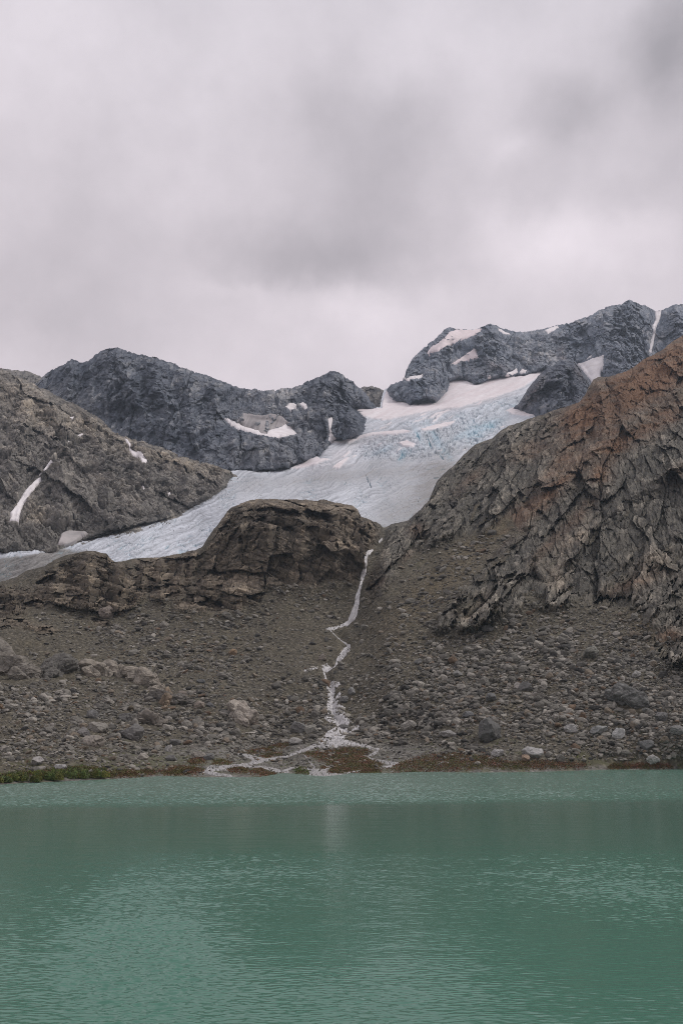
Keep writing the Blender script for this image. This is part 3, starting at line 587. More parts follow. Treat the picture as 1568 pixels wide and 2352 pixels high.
NEAR_RIBS = [(1375, 868, 1385, 1015, 26, 14), (1568, 890, 1400, 1010, 34, 11), (1400, 1010, 1250, 1150, 36, 11), (1250, 1150, 1160, 1280, 28, 8), (1600, 1040, 1400, 1180, 38, 12), (1400, 1180, 1290, 1310, 34, 10), (1250, 955, 1090, 1090, 32, 10), (1090, 1090, 1000, 1230, 30, 9), (1600, 1190, 1450, 1340, 40, 11), (1568, 1330, 1500, 1460, 34, 9), (1330, 930, 1240, 1060, 28, 8), (1000, 1120, 930, 1250, 26, 7), (1450, 850, 1420, 960, 22, 9), (1530, 800, 1460, 900, 26, 8), (1480, 1050, 1460, 1140, 24, 7), (1350, 1250, 1320, 1380, 26, 6), (1240, 1300, 1250, 1370, 22, 5),
             (560, 1160, 545, 1290, 22, 6), (620, 1150, 610, 1300, 26, 7), (690, 1150, 690, 1330, 24, 6), (760, 1160, 770, 1300, 26, 7), (500, 1210, 480, 1370, 24, 6), (830, 1190, 835, 1290, 22, 5), (130, 1290, 120, 1395, 28, 7), (200, 1270, 210, 1410, 28, 8), (270, 1290, 280, 1400, 24, 7), (330, 1300, 330, 1370, 20, 6), (370, 1290, 372, 1380, 22, 7), (420, 1280, 415, 1370, 22, 7), (450, 1260, 440, 1370, 20, 6), (1080, 1365, 1050, 1450, 28, 4), (1150, 1355, 1130, 1430, 24, 4), (20, 1350, 20, 1415, 30, 6)]
ROCKZ = [[(425, 1385), (450, 1320), (470, 1285), (480, 1240), (515, 1165), (560, 1130), (760, 1130), (830, 1155), (850, 1190), (885, 1205), (868, 1250), (848, 1290), (825, 1345), (770, 1340), (700, 1352), (620, 1352), (595, 1385), (520, 1392)],
         [(70, 1392), (78, 1345), (110, 1310), (190, 1262), (262, 1275), (300, 1300), (340, 1330), (347, 1370), (300, 1400), (265, 1424), (200, 1405), (130, 1398)],
         [(300, 1280), (370, 1272), (460, 1255), (475, 1290), (432, 1375), (385, 1390), (342, 1375), (308, 1330)],
         [(-200, 1340), (0, 1345), (75, 1350), (82, 1392), (50, 1415), (0, 1422), (-200, 1430)],
         [(880, 1195), (950, 1150), (1000, 1090), (1130, 990), (1330, 905), (1365, 850), (1568, 750), (1800, 600), (1800, 1490), (1570, 1490), (1500, 1480), (1445, 1400), (1330, 1395), (1270, 1405), (1225, 1375), (1245, 1320), (1185, 1275), (1205, 1235), (1165, 1205), (1120, 1228), (1060, 1240), (1000, 1262), (955, 1275), (930, 1300), (880, 1370), (845, 1400), (838, 1340), (876, 1260)],
         [(995, 1458), (1002, 1420), (1050, 1370), (1110, 1300), (1170, 1225), (1215, 1225), (1270, 1300), (1330, 1395), (1270, 1410), (1215, 1402), (1135, 1436), (1065, 1458)],
         [(0, 1418), (60, 1425), (120, 1440), (150, 1452), (100, 1462), (40, 1450), (0, 1450)], [(385, 1372), (470, 1370), (560, 1385), (555, 1408), (480, 1412), (400, 1405)], [(205, 1420), (240, 1418), (262, 1440), (225, 1450)],
         [(1480, 1490), (1568, 1470), (1700, 1480), (1700, 1560), (1540, 1540)]]
def build_near():
    U = cols(-40, 1612, 1.05, -900, 2500, 9.)
    lay = Layer(U, lambda u: shore(u) + 9, near_crest, nearY, 960, 50, 300, .35, teeth=1.6)
    u, v = lay.u, lay.v; P0 = lay.base.reshape(-1, 3); uf, vf = u.ravel(), v.ravel()
    big = fbm(P0, 22, 601, 4); q = np.stack([uf, vf, uf * 0], -1)
    wv = fbm(q, 32, 603, 6, .68).ravel() * 24
    rz = np.full(uf.shape, -99., f32)
    for p in ROCKZ: rz = np.maximum(rz, psd(uf, vf, p))
    # tan gravel chutes inside the rock on the right
    chute = blobs(uf, vf, [(1310, 1230, 150, 14, -52, .9), (1120, 1130, 90, 14, -50, .9), (1210, 1045, 60, 12, -40, .8), (1180, 1180, 60, 22, -55, .8), (1400, 1340, 90, 12, -30, .6), (980, 1330, 20, 14, -45, .4), (1490, 1450, 60, 30, 0, .6)])
    al_, ac_ = uf * .69 - vf * .72, uf * .72 + vf * .69                # debris lying on ledges that run down to the left
    strip = sstep(.12, .34, fbm(np.stack([al_ / 62, (ac_ + .5 * wv) / 15, uf * 0 + 4], -1), 1, 604, 4, .6) + .10 * sstep(1150, 1350, vf)) * sstep(880, 980, uf)
    rock = sstep(-9, 11, np.minimum(rz, 60) + wv - 14 * np.clip(chute, 0, 1) - 4 - 95 * strip)
    ledge = strip * sstep(0, 20, rz)
    flat = sstep(0, 1, (vf - 1690) / 40.) * blobs(uf, vf, [(720, 1740, 330, 60, 0, 1.)]); flat = np.clip(flat * 1.4, 0, 1)
    # relief
    right = sstep(840, 900, uf)
    d = np.zeros(len(P0), f32); dc = np.zeros(len(P0), f32); tone = np.zeros(len(P0), f32); lam = np.zeros(len(P0), f32)
    nR = lay.N.reshape(-1, 3)[(rock > .5) & (right > .9) & (uf < 1568)].mean(0); nL = lay.N.reshape(-1, 3)[(rock > .5) & (right < .1) & (uf > 0)].mean(0)
    gR, gR2, gL = grain_on(nR, 46, 15), grain_on(nR, 76, 0), grain_on(nL, -10, 30)
    mR = (rock > .01) & (right > .001); mL = (rock > .01) & (right < .999)
    k_, a_, t_ = rockdisp(P0[mR], (34, 12, 4.4, 1.7), (6.0, 1.8, .7, .26), 610, gR, coarse=2, rot2=grain_on(nR, 66, 20), stretch=(3.2, 1., .55))
    vert = sstep(-.1, .15, fbm(P0[mR], 40, 612, 2))
    l_ = layers_(P0[mR], gR, .95, 613) * (1 - .6 * vert) + layers_(P0[mR], gR2, 1.2, 614) * vert * .45
    w_ = right[mR]; rb_ = fbm(P0[mR] @ grain_on(nR, 52).astype(f32), np.array([80, 15, 13]), 616, 5, .55, ridged=True)
    d[mR] += (a_ + l_ * .26 + rb_ * 2.6 + .28 * fbm(P0[mR], 1.7, 617, 4, .7, ridged=True)) * w_; dc[mR] += k_ * w_; tone[mR] += (t_ + l_ * .95) * w_; lam[mR] += l_ * w_
    k_, a_, t_ = rockdisp(P0[mL], (28, 10, 4.0, 1.6), (5.0, 2.2, 1.0, .36), 640, gL, coarse=2, rot2=grain_on(nL, 84, 15), stretch=(1.7, 1., .68))
    colz = sstep(-20, 10, psd(uf[mL], vf[mL], ROCKZ[0])) * sstep(1290, 1250, vf[mL])
    l_ = layers_(P0[mL], gL, .8, 643) * (1 - .75 * colz) + layers_(P0[mL], grain_on(nL, 92), 1.3, 644) * colz * .8
    w_ = 1 - right[mL]; d[mL] += (a_ + l_ * .3 + .32 * fbm(P0[mL], 1.7, 647, 4, .7, ridged=True)) * w_; dc[mL] += k_ * w_; tone[mL] += (t_ + l_ * .5) * w_; lam[mL] += l_ * w_
    mS = rock < .99; s1 = [np.zeros(len(P0), f32) for _ in range(4)]; s2 = [np.zeros(len(P0), f32) for _ in range(4)]
    for sc_, ss, sd_ in ((1.9, s1, 660), (.95, s2, 661)):
        for o_, r_ in zip(ss, vor(P0[mS], sc_, sd_)): o_[mS] = r_
    stones = .42 * np.clip(1 - 1.25 * s1[0], 0, 1) * (s1[3] > -.3) + .24 * np.clip(1 - 1.25 * s2[0], 0, 1)
    runn = fbm(P0 @ frame(35, 0).astype(f32), np.array([9, 60, 60]), 665, 3, ridged=True)
    scree = big * 1.5 + fbm(P0, 6, 666, 3) * .55 + stones * (1 - .5 * flat) + runn * .5 * (1 - flat)
    edge = sstep(0, .05, lay.t.ravel()); top = 1 - .75 * sstep(.97, 1, lay.t.ravel())
    kn = sstep(-20, 20, psd(uf, vf, ROCKZ[0]))
    # stream gully
    gul = 2.2 * np.exp(-(psd_path(uf, vf) / 9.) ** 2) * (vf < 1690)
    rks = sstep(-34, 26, rz + wv)
    swell = (rock * dc + rks * 2.6) * top + rks * ribs(uf, vf, NEAR_RIBS, P0, 690) * np.where(uf > 870, .6, 1) * (.15 + .85 * top)
    disp = (rock * (d + .5 * big + .25 * fbm(P0, 1.2, 668, 3, .7)) + (1 - rock) * scree * (.25 + .75 * (1 - flat))) * top - gul
    shore_damp = sstep(4, 40, shore(uf) + 0 - vf); disp = disp * (.12 + .88 * shore_damp)
    # colours
    n1 = fbm(P0, 16, 670, 5, .6); n2 = fbm(P0, 2.4, 671, 4, .7)
    sr = s1[3] * .5 + s2[3] * .6
    cs = mix3((.050, .046, .037), (.112, .104, .086), np.clip(.42 + n2 * 1.3 + .35 * sr + .5 * n1 + .3 * runn, 0, 1))
    pale = np.clip(s2[3] - .25, 0, 1) * np.clip(1.4 - s2[0] * 1.8, 0, 1) * 1.2
    cs = mix3(cs, (.25, .235, .205), np.clip(pale, 0, .8))
    olive = np.clip(.35 + n1 * 1.4, 0, 1)
    cs = mix3(cs, cs * [1.0, .95, .74], olive * .55)
    tanz = np.clip(blobs(uf, vf, [(1010, 1340, 150, 45, -48, .6), (1150, 1200, 120, 30, -50, .5), (900, 1440, 40, 40, 0, .3), (1500, 1440, 60, 40, 0, .8), (1100, 1140, 80, 20, -45, .7)]) * (.8 + n1), 0, 1)
    cs = mix3(cs, cs * [1.12, 1.0, .80] + [.008, .004, 0], tanz)
    # bedrock
    x = np.clip(.45 + .85 * tone + .45 * n1 + .35 * n2, 0, 1)
    greyR = mix3(mix3((.055, .054, .051), (.14, .135, .122), sstep(0, .6, x)), (.36, .338, .30), sstep(.55, 1, x) * .95)
    brownL = mix3(mix3((.058, .052, .045), (.15, .13, .107), sstep(0, .55, x)), (.38, .325, .262), sstep(.55, 1, x) * .95)
    cr = mix3(brownL, greyR, right)
    rust = blobs(uf, vf, [(1500, 860, 180, 62, -30, 1.5), (1420, 925, 90, 26, -30, .7), (1330, 970, 50, 42, -60, .9), (1500, 980, 130, 22, -30, .9), (1390, 1010, 60, 22, -50, .55), (1270, 1130, 95, 22, -48, .8), (1170, 1210, 80, 22, -50, .75), (1220, 1040, 50, 20, -20, .55), (1375, 1095, 26, 22, 0, 1.1), (1290, 1060, 60, 16, -50, .7), (1410, 1040, 40, 20, -45, .7), (1450, 1350, 60, 18, -20, .6),
                          (1530, 1470, 40, 16, 0, .7), (1080, 1110, 50, 14, -40, .4), (960, 1225, 22, 16, 0, .6), (940, 1290, 24, 14, -60, .5), (1330, 1190, 60, 14, -50, .5), (1250, 1270, 60, 12, -50, .5), (880, 1340, 14, 12, 0, .4), (1070, 1420, 24, 10, 0, .4), (1568, 1090, 60, 16, -30, .5)])
    rust = np.clip(rust * (.75 + 1.5 * n1 + .5 * n2), 0, 1)
    rc = mix3((.135, .070, .040), (.24, .138, .080), np.clip(.5 + n2 + .4 * tone, 0, 1))
    cr = mix3(cr, rc, rust * .92)
    cs = mix3(cs, rc * .95, np.clip(rust * .9 - .5 * (1 - ledge), 0, .75))
    pl = blobs(uf, vf, [(1275, 1325, 34, 34, 0, .9), (1310, 1255, 40, 20, -30, .8), (1340, 1225, 50, 18, -40, .6), (1500, 1300, 50, 40, 0, .55), (1090, 1390, 40, 14, -25, .9), (520, 1400, 44, 14, 10, 1.1), (520, 1345, 36, 26, 0, .6), (420, 1390, 35, 10, 0, .7), (560, 1320, 36, 26, -20, .5), (760, 1240, 60, 30, 20, .5), (800, 1170, 60, 12, 10, .5), (90, 1435, 60, 10, 12, .8), (170, 1360, 30, 20, 0, .3), (370, 1330, 40, 30, 20, .5), (130, 1290, 30, 10, -20, .6), (240, 1300, 70, 14, 0, .35), (690, 1165, 100, 10, 0, .5)])
    pl = np.clip(pl * (.7 + 1.2 * tone + n1), 0, 1)
    cr = mix3(cr, (.36, .31, .255), pl * .75)
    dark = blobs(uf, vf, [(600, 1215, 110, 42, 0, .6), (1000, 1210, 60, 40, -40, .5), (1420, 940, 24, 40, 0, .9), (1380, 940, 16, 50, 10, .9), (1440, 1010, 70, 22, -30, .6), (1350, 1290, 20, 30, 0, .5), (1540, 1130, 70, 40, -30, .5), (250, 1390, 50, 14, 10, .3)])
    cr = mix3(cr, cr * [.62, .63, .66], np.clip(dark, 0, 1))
    c = mix3(cs, cr, rock) * [.97, .93, .85]
    # silty delta gravel and moss
    silt_or_sheen = np.clip(flat * 1.2 + np.exp(-((vf - shore(uf)) / 9.) ** 2) * .8, 0, 1) * (1 - rock)
    c = mix3(c, mix3((.085, .08, .07), (.235, .225, .205), np.clip(.45 + n2 * 1.4 + .6 * sr, 0, 1)), np.clip(silt_or_sheen, 0, .85))
    moss = sstep(.12, .4, fbm(P0, 5, 680, 4, .6) + .35 * sstep(1640, 1760, vf) - .16 + .6 * blobs(uf, vf, [(960, 1300, 14, 16, 0, .6), (1180, 1290, 10, 6, 0, .4), (650, 1500, 60, 40, 0, .2), (560, 1560, 120, 50, 0, .2), (380, 1750, 160, 18, 0, .5)]))
    c = mix3(c, (.085, .088, .035), moss * (1 - rock * .7) * .55)
    V, Fq, cc = lay.finish(disp, c, swell)
    # split: knob, right mountainside, left slope
    nb = lay.nb; nuu = len(U)
    uu = np.concatenate([u, np.repeat(u[-1:], nb, 0)], 0); vv = np.concatenate([v, np.repeat(v[-1:], nb, 0)], 0)
    cu = uu[:-1, :-1].ravel(); cv = vv[:-1, :-1].ravel()
    sx = np.interp(cv, [p[1] for p in STREAM_MID], [p[0] for p in STREAM_MID])
    isR = cu > sx
    isK = (psd(cu, cv, ROCKZ[0][:1] + [(425, 1385)] + ROCKZ[0][1:]) > 0) & ~isR
    for nm, lb, m in (('right_mountainside', 'rust-streaked grey mountainside and talus right of the stream', isR),
                      ('left_slope', 'grey scree slope with brown rock bands left of the stream', ~isR & ~isK), ('rock_knob', 'dark brown rounded rock knob in front of the glacier', isK)):
        v_, f_, c_ = compact(V, Fq[m], cc)
        struct(nm, v_, f_, c_, M_near, lb)
    lay.rock = rock.reshape(u.shape); lay.flat = flat.reshape(u.shape)
    return lay

# ---- the stream
STREAM_MID = [(884, 1100), (884, 1208), (878, 1236), (850, 1262), (840, 1290), (830, 1330), (822, 1370), (812, 1410), (795, 1432), (770, 1445), (790, 1470), (798, 1482), (785, 1500), (768, 1520), (748, 1535), (756, 1560), (762, 1590), (765, 1640), (785, 1665), (800, 1672), (775, 1690), (760, 1710), (755, 1790), (755, 1900)]
def psd_path(u, v):
    d = np.full(len(u), 1e9, f32)
    for (x0, y0), (x1, y1) in zip(STREAM_MID[1:-3], STREAM_MID[2:-2]):
        ex, ey = x1 - x0, y1 - y0; L = ex * ex + ey * ey
        t = np.clip(((u - x0) * ex + (v - y0) * ey) / L, 0, 1)
        d = np.minimum(d, (u - x0 - t * ex) ** 2 + (v - y0 - t * ey) ** 2)
    return np.sqrt(d)
def ribbon(pts):
    """outline of a ribbon given (u, v, width)"""
    p = np.array(pts, float); t = np.gradient(p[:, :2], axis=0); t /= np.linalg.norm(t, axis=1, keepdims=True)
    n = np.stack([-t[:, 1], t[:, 0]], 1) * p[:, 2:] / 2
    return np.r_[p[:, :2] + n, (p[:, :2] - n)[::-1]].tolist()
ZX = lambda z: (490 + z[0] * .3646, 1225 + z[1] * .3646)   # from an enlargement of the frame's middle
FALL = [ribbon([(879, 1233, 3), (872, 1240, 4)]), ribbon([ZX(p) + (p[2] * .3646,) for p in [(1010, 92, 12), (985, 105, 26), (968, 130, 16), (960, 190, 16), (945, 240, 26), (928, 290, 16), (912, 345, 14), (900, 400, 20), (893, 450, 28), (884, 500, 42), (872, 535, 50), (850, 552, 26), (815, 566, 9)]])]
STREAMS = [[(815, 566, 9), (780, 580, 8), (750, 592, 10), (730, 600, 10)], [(780, 790, 14), (765, 815, 10), (748, 838, 16)], [(733, 602, 5), (765, 636, 4), (800, 662, 6), (835, 682, 8), (848, 692, 12)], [(690, 842, 14), (700, 880, 9), (712, 915, 14), (722, 930, 22)], [(710, 610, 8), (735, 600, 14), (750, 592, 6)], [(848, 690, 14), (840, 730, 40), (815, 755, 36), (795, 780, 36), (770, 800, 14)], [(745, 842, 20), (715, 832, 36), (685, 842, 16)], [(660, 850, 10), (620, 868, 12), (570, 874, 8)],
           [(755, 925, 96), (748, 945, 80), (738, 975, 44), (738, 1010, 30), (738, 1050, 30), (740, 1085, 46), (758, 1110, 88), (765, 1140, 120), (785, 1165, 90), (825, 1195, 50), (845, 1215, 50)], [(800, 1005, 10), (785, 1030, 30), (765, 1065, 24), (755, 1080, 20)],
           [(925, 1232, 16), (880, 1240, 26), (835, 1245, 40), (800, 1262, 70), (780, 1285, 90), (745, 1305, 90), (700, 1325, 60), (640, 1340, 34), (590, 1358, 20)],
           [(760, 1320, 40), (840, 1328, 30), (920, 1335, 22), (985, 1350, 30), (1040, 1365, 34), (1010, 1390, 30), (970, 1412, 26), (1010, 1430, 22), (1090, 1445, 26), (1160, 1455, 34), (1110, 1470, 20), (1060, 1475, 8)],
           [(640, 1345, 30), (570, 1368, 26), (520, 1385, 22), (470, 1405, 18), (420, 1412, 14), (330, 1430, 26), (260, 1445, 40), (200, 1470, 40), (150, 1480, 20)],
           [(150, 1390, 10), (215, 1402, 30), (260, 1420, 40), (330, 1432, 30), (270, 1448, 36), (200, 1460, 26), (60, 1480, 40), (-20, 1485, 50), (-60, 1500, 30), (20, 1520, 26), (120, 1530, 14)],
           [(430, 1500, 10), (500, 1480, 20), (640, 1500, 40), (700, 1500, 36), (740, 1475, 22), (700, 1468, 10)], [(600, 1515, 30), (680, 1520, 34), (800, 1522, 14), (900, 1500, 10), (930, 1496, 8)],
           [(1020, 1522, 6), (1100, 1520, 16), (1200, 1518, 14)], [(1380, 1440, 6), (1430, 1446, 16), (1500, 1450, 8)], [(200, 1468, 20), (330, 1480, 30), (420, 1500, 26), (480, 1505, 10)], [(690, 1325, 20), (610, 1352, 18), (560, 1380, 10), (600, 1440, 8), (640, 1480, 20)]]
STREAMS = [ribbon([ZX(p) + (max(3., p[2] * (.27 if p[1] > 1330 else .46)),) for p in s]) for s in STREAMS]
def merge(parts):
    Vs, Fs, Cs, o = [], [], [], 0
    for V, Fq, c in parts:
        Vs.append(V); Fs.append(Fq + o); Cs.append(c); o += len(V)
    return np.concatenate(Vs), np.concatenate(Fs), np.concatenate(Cs)
def build_stream(lay):
    soft = lay.soft(3)
    def water(polys, seed, thick, wob, hol):
        parts = []
        for i, p in enumerate(polys):
            V, Fq, c = draped(lay, soft, p, .5, thick, 1.2, seed + i, wob=wob, wobscale=4.5, sink=1.2, up=.6, cut=-.8, holes=hol)
            flatw = sstep(1690, 1725, c[:, 1]); n = fbm(V, np.array([.9, 3, 1.6]), seed, 4, .65)
            V = V + np.array([0, -.3, 1]) * (n * .22)[:, None]
            parts.append((V, Fq, mix3(mix3((.26, .255, .25), (.22, .217, .21), flatw), mix3((.74, .72, .71), (.50, .485, .47), flatw), np.clip(.62 + n * 1.7, 0, 1))))
        return merge(parts)
    V, Fq, c = water(FALL, 700, .7, 1.3, .0)
    link('waterfall', raw_mesh('waterfall', V, Fq, M_foam, c, True), label='narrow white waterfall in the gully right of the rock knob', category='waterfall')
    V, Fq, c = water(STREAMS, 720, .42, 1.7, .14)
    link('stream', raw_mesh('stream', V, Fq, M_foam, c * .9, True), label='white meltwater stream braiding over the gravel into the lake', kind='structure')

OUTCROPS = [('long layered slab outcrop in the left slope, its end dark and curved', [(182, 1540), (200, 1528), (245, 1530), (300, 1545), (345, 1552), (378, 1588), (384, 1594), (345, 1592), (300, 1578), (262, 1562), (215, 1566), (190, 1558)], 4.5, (.25, .222, .183)),
            ('brown humped outcrop at the left edge of the slope', [(-60, 1480), (0, 1490), (20, 1505), (45, 1520), (75, 1535), (92, 1545), (95, 1562), (70, 1578), (20, 1572), (-60, 1570)], 5, (.18, .163, .138)),
            ('small dark outcrop between the humped outcrop and the long slab', [(100, 1545), (125, 1520), (155, 1520), (175, 1540), (165, 1562), (130, 1575), (100, 1565)], 3.5, (.135, .127, .112)),
            ('pale smooth bedrock slab low on the slope left of the stream', [(530, 1640), (545, 1628), (570, 1632), (596, 1640), (590, 1665), (580, 1685), (550, 1692), (536, 1670)], 2.5, (.33, .295, .25)),
            ('low smooth grey slab bulging out of the right talus', [(1390, 1605), (1405, 1590), (1440, 1592), (1475, 1605), (1490, 1625), (1480, 1645), (1450, 1640), (1415, 1622)], 3.0, (.155, .152, .142)),
            ('dark stepped ledge below the long slab outcrop', [(330, 1600), (380, 1598), (430, 1610), (440, 1630), (400, 1632), (350, 1622)], 2.2, (.15, .138, .12)),
            ('pale veined slab outcrop by the tan block', [(370, 1605), (395, 1600), (392, 1625), (380, 1640), (370, 1630)], 2.5, (.25, .195, .14)),
            ('brown slab band lying in the talus right of the tall dark boulder', [(310, 1650), (345, 1645), (385, 1662), (375, 1680), (330, 1678)], 2.2, (.18, .16, .135))]
# ------------------------------------------------------------------ boulders
def icosphere(sub):
    import bmesh
    bm = bmesh.new(); bmesh.ops.create_icosphere(bm, subdivisions=sub, radius=1)
    V = np.array([v.co[:] for v in bm.verts], f32); Fq = np.array([[v.index for v in f.verts] for f in bm.faces], np.int32); bm.free()
    return V, Fq
ICO = {k: icosphere(k) for k in (1, 2, 3, 4, 5)}
def rockshape(rng, sub, nplanes=13, flat=.72, round_=.12, dmin=.62):
    V, Fq = ICO[sub]
    n = rng.normal(size=(nplanes, 3)); n /= np.linalg.norm(n, axis=1, keepdims=True)
    d = rng.uniform(dmin, 1.0, nplanes)
    dots = V @ n.T
    r = np.where(dots > .05, d / np.maximum(dots, .05), 9).min(1)
    r = np.minimum(r, 1.25); r = r * (1 - round_) + round_ * .85
    X = V * r[:, None]
    return (X * np.array([rng.uniform(1, 1.3), rng.uniform(.65, 1.0), rng.uniform(.45, flat + .12)])).astype(f32), Fq
def rotm(rng, tilt=.35):
    a = rng.uniform(0, 2 * math.pi); c, s = math.cos(a), math.sin(a)
    R = np.array([[c, -s, 0], [s, c, 0], [0, 0, 1]])
    x, y = rng.normal(0, tilt, 2)
    Rx = np.array([[1, 0, 0], [0, math.cos(x), -math.sin(x)], [0, math.sin(x), math.cos(x)]]); Ry = np.array([[math.cos(y), 0, math.sin(y)], [0, 1, 0], [-math.sin(y), 0, math.cos(y)]])
    return R @ Rx @ Ry
STONE_COLS = np.array([.70, .675, .63]) * np.array([(.15, .145, .135), (.20, .195, .18), (.25, .243, .225), (.33, .318, .295), (.42, .405, .375), (.25, .215, .175), (.2, .145, .105), (.08, .079, .077)])
STONE_P = np.array([.17, .19, .19, .17, .10, .07, .03, .08]); STONE_P /= STONE_P.sum()
# talus density over the frame (blobs) and typical size
TALUS = [(1250, 1560, 330, 110, -14, 1.3), (1400, 1650, 260, 80, -5, 1.2), (1000, 1560, 200, 90, -20, .9), (1560, 1640, 120, 120, 0, 1.2), (300, 1640, 330, 70, 5, 1.1), (150, 1720, 200, 50, 0, 1.1), (330, 1480, 170, 60, 20, .7), (520, 1480, 160, 80, 0, .5), (560, 1690, 110, 50, 0, .8), (700, 1640, 80, 70, 0, .7), (700, 1370, 120, 30, 20, .5), (950, 1680, 150, 40, 0, .9), (1060, 1300, 150, 55, -45, .55), (950, 1400, 60, 50, -30, .4), (1200, 1000, 60, 30, -40, .3), (60, 1620, 120, 60, 0, .8), (620, 1745, 200, 25, 0, .5)]
# named boulders: u, v (of its base), width in frame units, height ratio, colour, label
BIG = [(1122, 1712, 66, .72, (.115, .112, .105), 'huge dark angular boulder low in the talus right of the delta', 'big'),
       (1356, 1518, 42, .62, (.18, .175, .15), 'large olive-grey boulder alone high in the right talus', 'b'),
       (1222, 1743, 36, .6, (.36, .35, .335), 'pale split boulder at the edge of the heather on the right shore', 'b'),
       (1142, 1742, 22, .75, (.30, .29, .275), 'pale boulder left of the split boulder at the heather edge', 'b'),
       (1205, 1752, 20, .7, (.26, .19, .14), 'rusty brown block in front of the pale split boulder', 'b'),
       (940, 1682, 32, .6, (.27, .255, .225), 'pale rounded boulder in the talus right of the lower stream', 'b'),
       (1128, 1690 - 22, 1, .6, (.2, .2, .2), None, None),
       (1130, 1618, 30, .6, (.14, .14, .135), 'dark slab boulder lying in the middle of the right talus', 'b'),
       (1206, 1590, 30, .72, (.16, .155, .145), 'dark round boulder beside a white stone in the middle right talus', 'b'),
       (1188, 1585, 16, .8, (.36, .335, .30), 'white round stone touching the dark round boulder', 'b'),
       (1420, 1690, 10, .8, (.2, .2, .2), None, None),
       (1556, 1690, 26, .7, (.17, .165, .155), 'grey block near the right end of the lower talus', 'b'),
       (1485, 1722, 30, .62, (.16, .157, .15), 'dark wedge boulder above the right shore grass', 'b'),
       (1420, 1700, 26, .8, (.36, .355, .34), 'upright pale stone standing in the lower right talus', 'b'),
       (1372, 1690, 34, .55, (.22, .22, .21), 'flat grey slab boulder low in the right talus', 'b'),
       (1310, 1690, 26, .7, (.3, .29, .275), 'pale grey boulder just right of the huge dark boulder', 'b'),
       (1500, 1755, 28, .65, (.31, .30, .28), 'pale boulder touching the strip of shore grass at the far right', 'b'),
       (1520, 1660, 30, .62, (.16, .155, .148), 'dark boulder under the right-hand outcrop slab', 'b'),
       (1030, 1698, 34, .42, (.25, .24, .225), 'long flat slab lying between the heather and the right talus', 'b'),
       (1075, 1652, 24, .55, (.14, .14, .138), 'dark flat boulder above the huge dark boulder', 'b'),
       (685, 1686, 36, .72, (.17, .165, .155), 'dark grey boulder on the left bank of the lower stream', 'b'),
       (712, 1688, 22, .85, (.24, .23, .20), 'paler block leaning on the dark left-bank boulder', 'b'),
       (790, 1668, 24, .45, (.17, .165, .155), 'dark wet slab in the middle of the stream', 'b'),
       (792, 1616, 22, .62, (.2, .195, .185), 'grey boulder on the right edge of the cascade', 'b'),
       (808, 1600, 26, .55, (.2, .198, .19), 'flat rounded boulder above the grey cascade boulder', 'b'),
       (680, 1712, 30, .5, (.28, .27, .25), 'pale flat stone above the delta on the left bank', 'b'),
       (304, 1708, 42, .82, (.135, .128, .12), 'tall dark boulder with a flat face in the left talus', 'b'),
       (286, 1658, 28, .66, (.14, .135, .125), 'dark pointed boulder above the tall dark boulder', 'b'),
       (215, 1720, 44, .6, (.23, .205, .175), 'broad tan boulder with a slanting top in the left talus', 'b'),
       (192, 1698, 24, .9, (.19, .18, .17), 'leaning grey block behind the broad tan boulder', 'b'),
       (222, 1685, 40, .5, (.21, .195, .17), 'flat brown slab perched above the broad tan boulder', 'b'),
       (212, 1655, 24, .8, (.18, .175, .165), 'small upright grey block left of the dark pointed boulder', 'b'),
       (418, 1609, 20, .9, (.215, .185, .155), 'rounded tan boulder standing right of the long slab outcrop', 'b'),
       (458, 1632, 22, .8, (.235, .20, .165), 'light tan block lower than the rounded tan boulder', 'b'),
       (482, 1628, 16, .6, (.14, .14, .138), 'dark oval boulder right of the light tan block', 'b'),
       (462, 1572, 16, .6, (.14, .14, .135), 'dark stone alone in the gravel above the rounded tan boulder', 'b'),
       (460, 1563, 0, .6, (.14, .14, .135), None, None),
       (388, 1730, 20, .8, (.31, .30, .28), 'pale pointed boulder low in the left talus', 'b'),
       (393, 1750, 22, .6, (.17, .165, .155), 'dark boulder at the foot of the left talus', 'b'),
       (405, 1715, 24, .55, (.16, .155, .145), 'dark slab just above the pale pointed boulder', 'b'),
       (480, 1748, 24, .68, (.15, .147, .14), 'dark boulder beside the heather left of the delta', 'b'),
       (455, 1746, 26, .6, (.24, .22, .19), 'tan boulder next to the dark one left of the delta', 'b'),
       (85, 1763, 34, .55, (.30, .285, .27), 'big pale boulder just above the green shrubs', 'b'),
       (142, 1772, 22, .6, (.31, .30, .29), 'pale stone at the upper edge of the shrubs', 'b'),
       (535, 1508, 18, .8, (.26, .185, .12), 'orange-brown boulder high in the left talus', 'b'),
       (545, 1500, 0, .6, (.14, .14, .135), None, None),
       (245, 1424, 40, .66, (.2, .17, .145), 'brown block broken off below the left cliff', 'b'),
       (1462, 1560, 20, .7, (.27, .26, .24), 'pale block beneath the right cliffs beside tan gravel', 'b'),
       (1120, 1455, 24, .6, (.15, .147, .14), 'dark boulder just below the low right outcrop', 'b'),
       (1050, 1560, 22, .62, (.19, .185, .172), 'grey rounded boulder in the upper right talus near the stream', 'b'),
       (960, 1530, 20, .55, (.15, .147, .14), 'dark stone in the talus beside the upper cascade', 'b'),
       (740, 1520, 18, .75, (.24, .21, .18), 'tan boulder in the stream bed above the cascade', 'b')]
def lay_pick(lay, P, u, v):
    return lay.sample(np.array([float(u)]), np.array([float(v)]), P)[0]
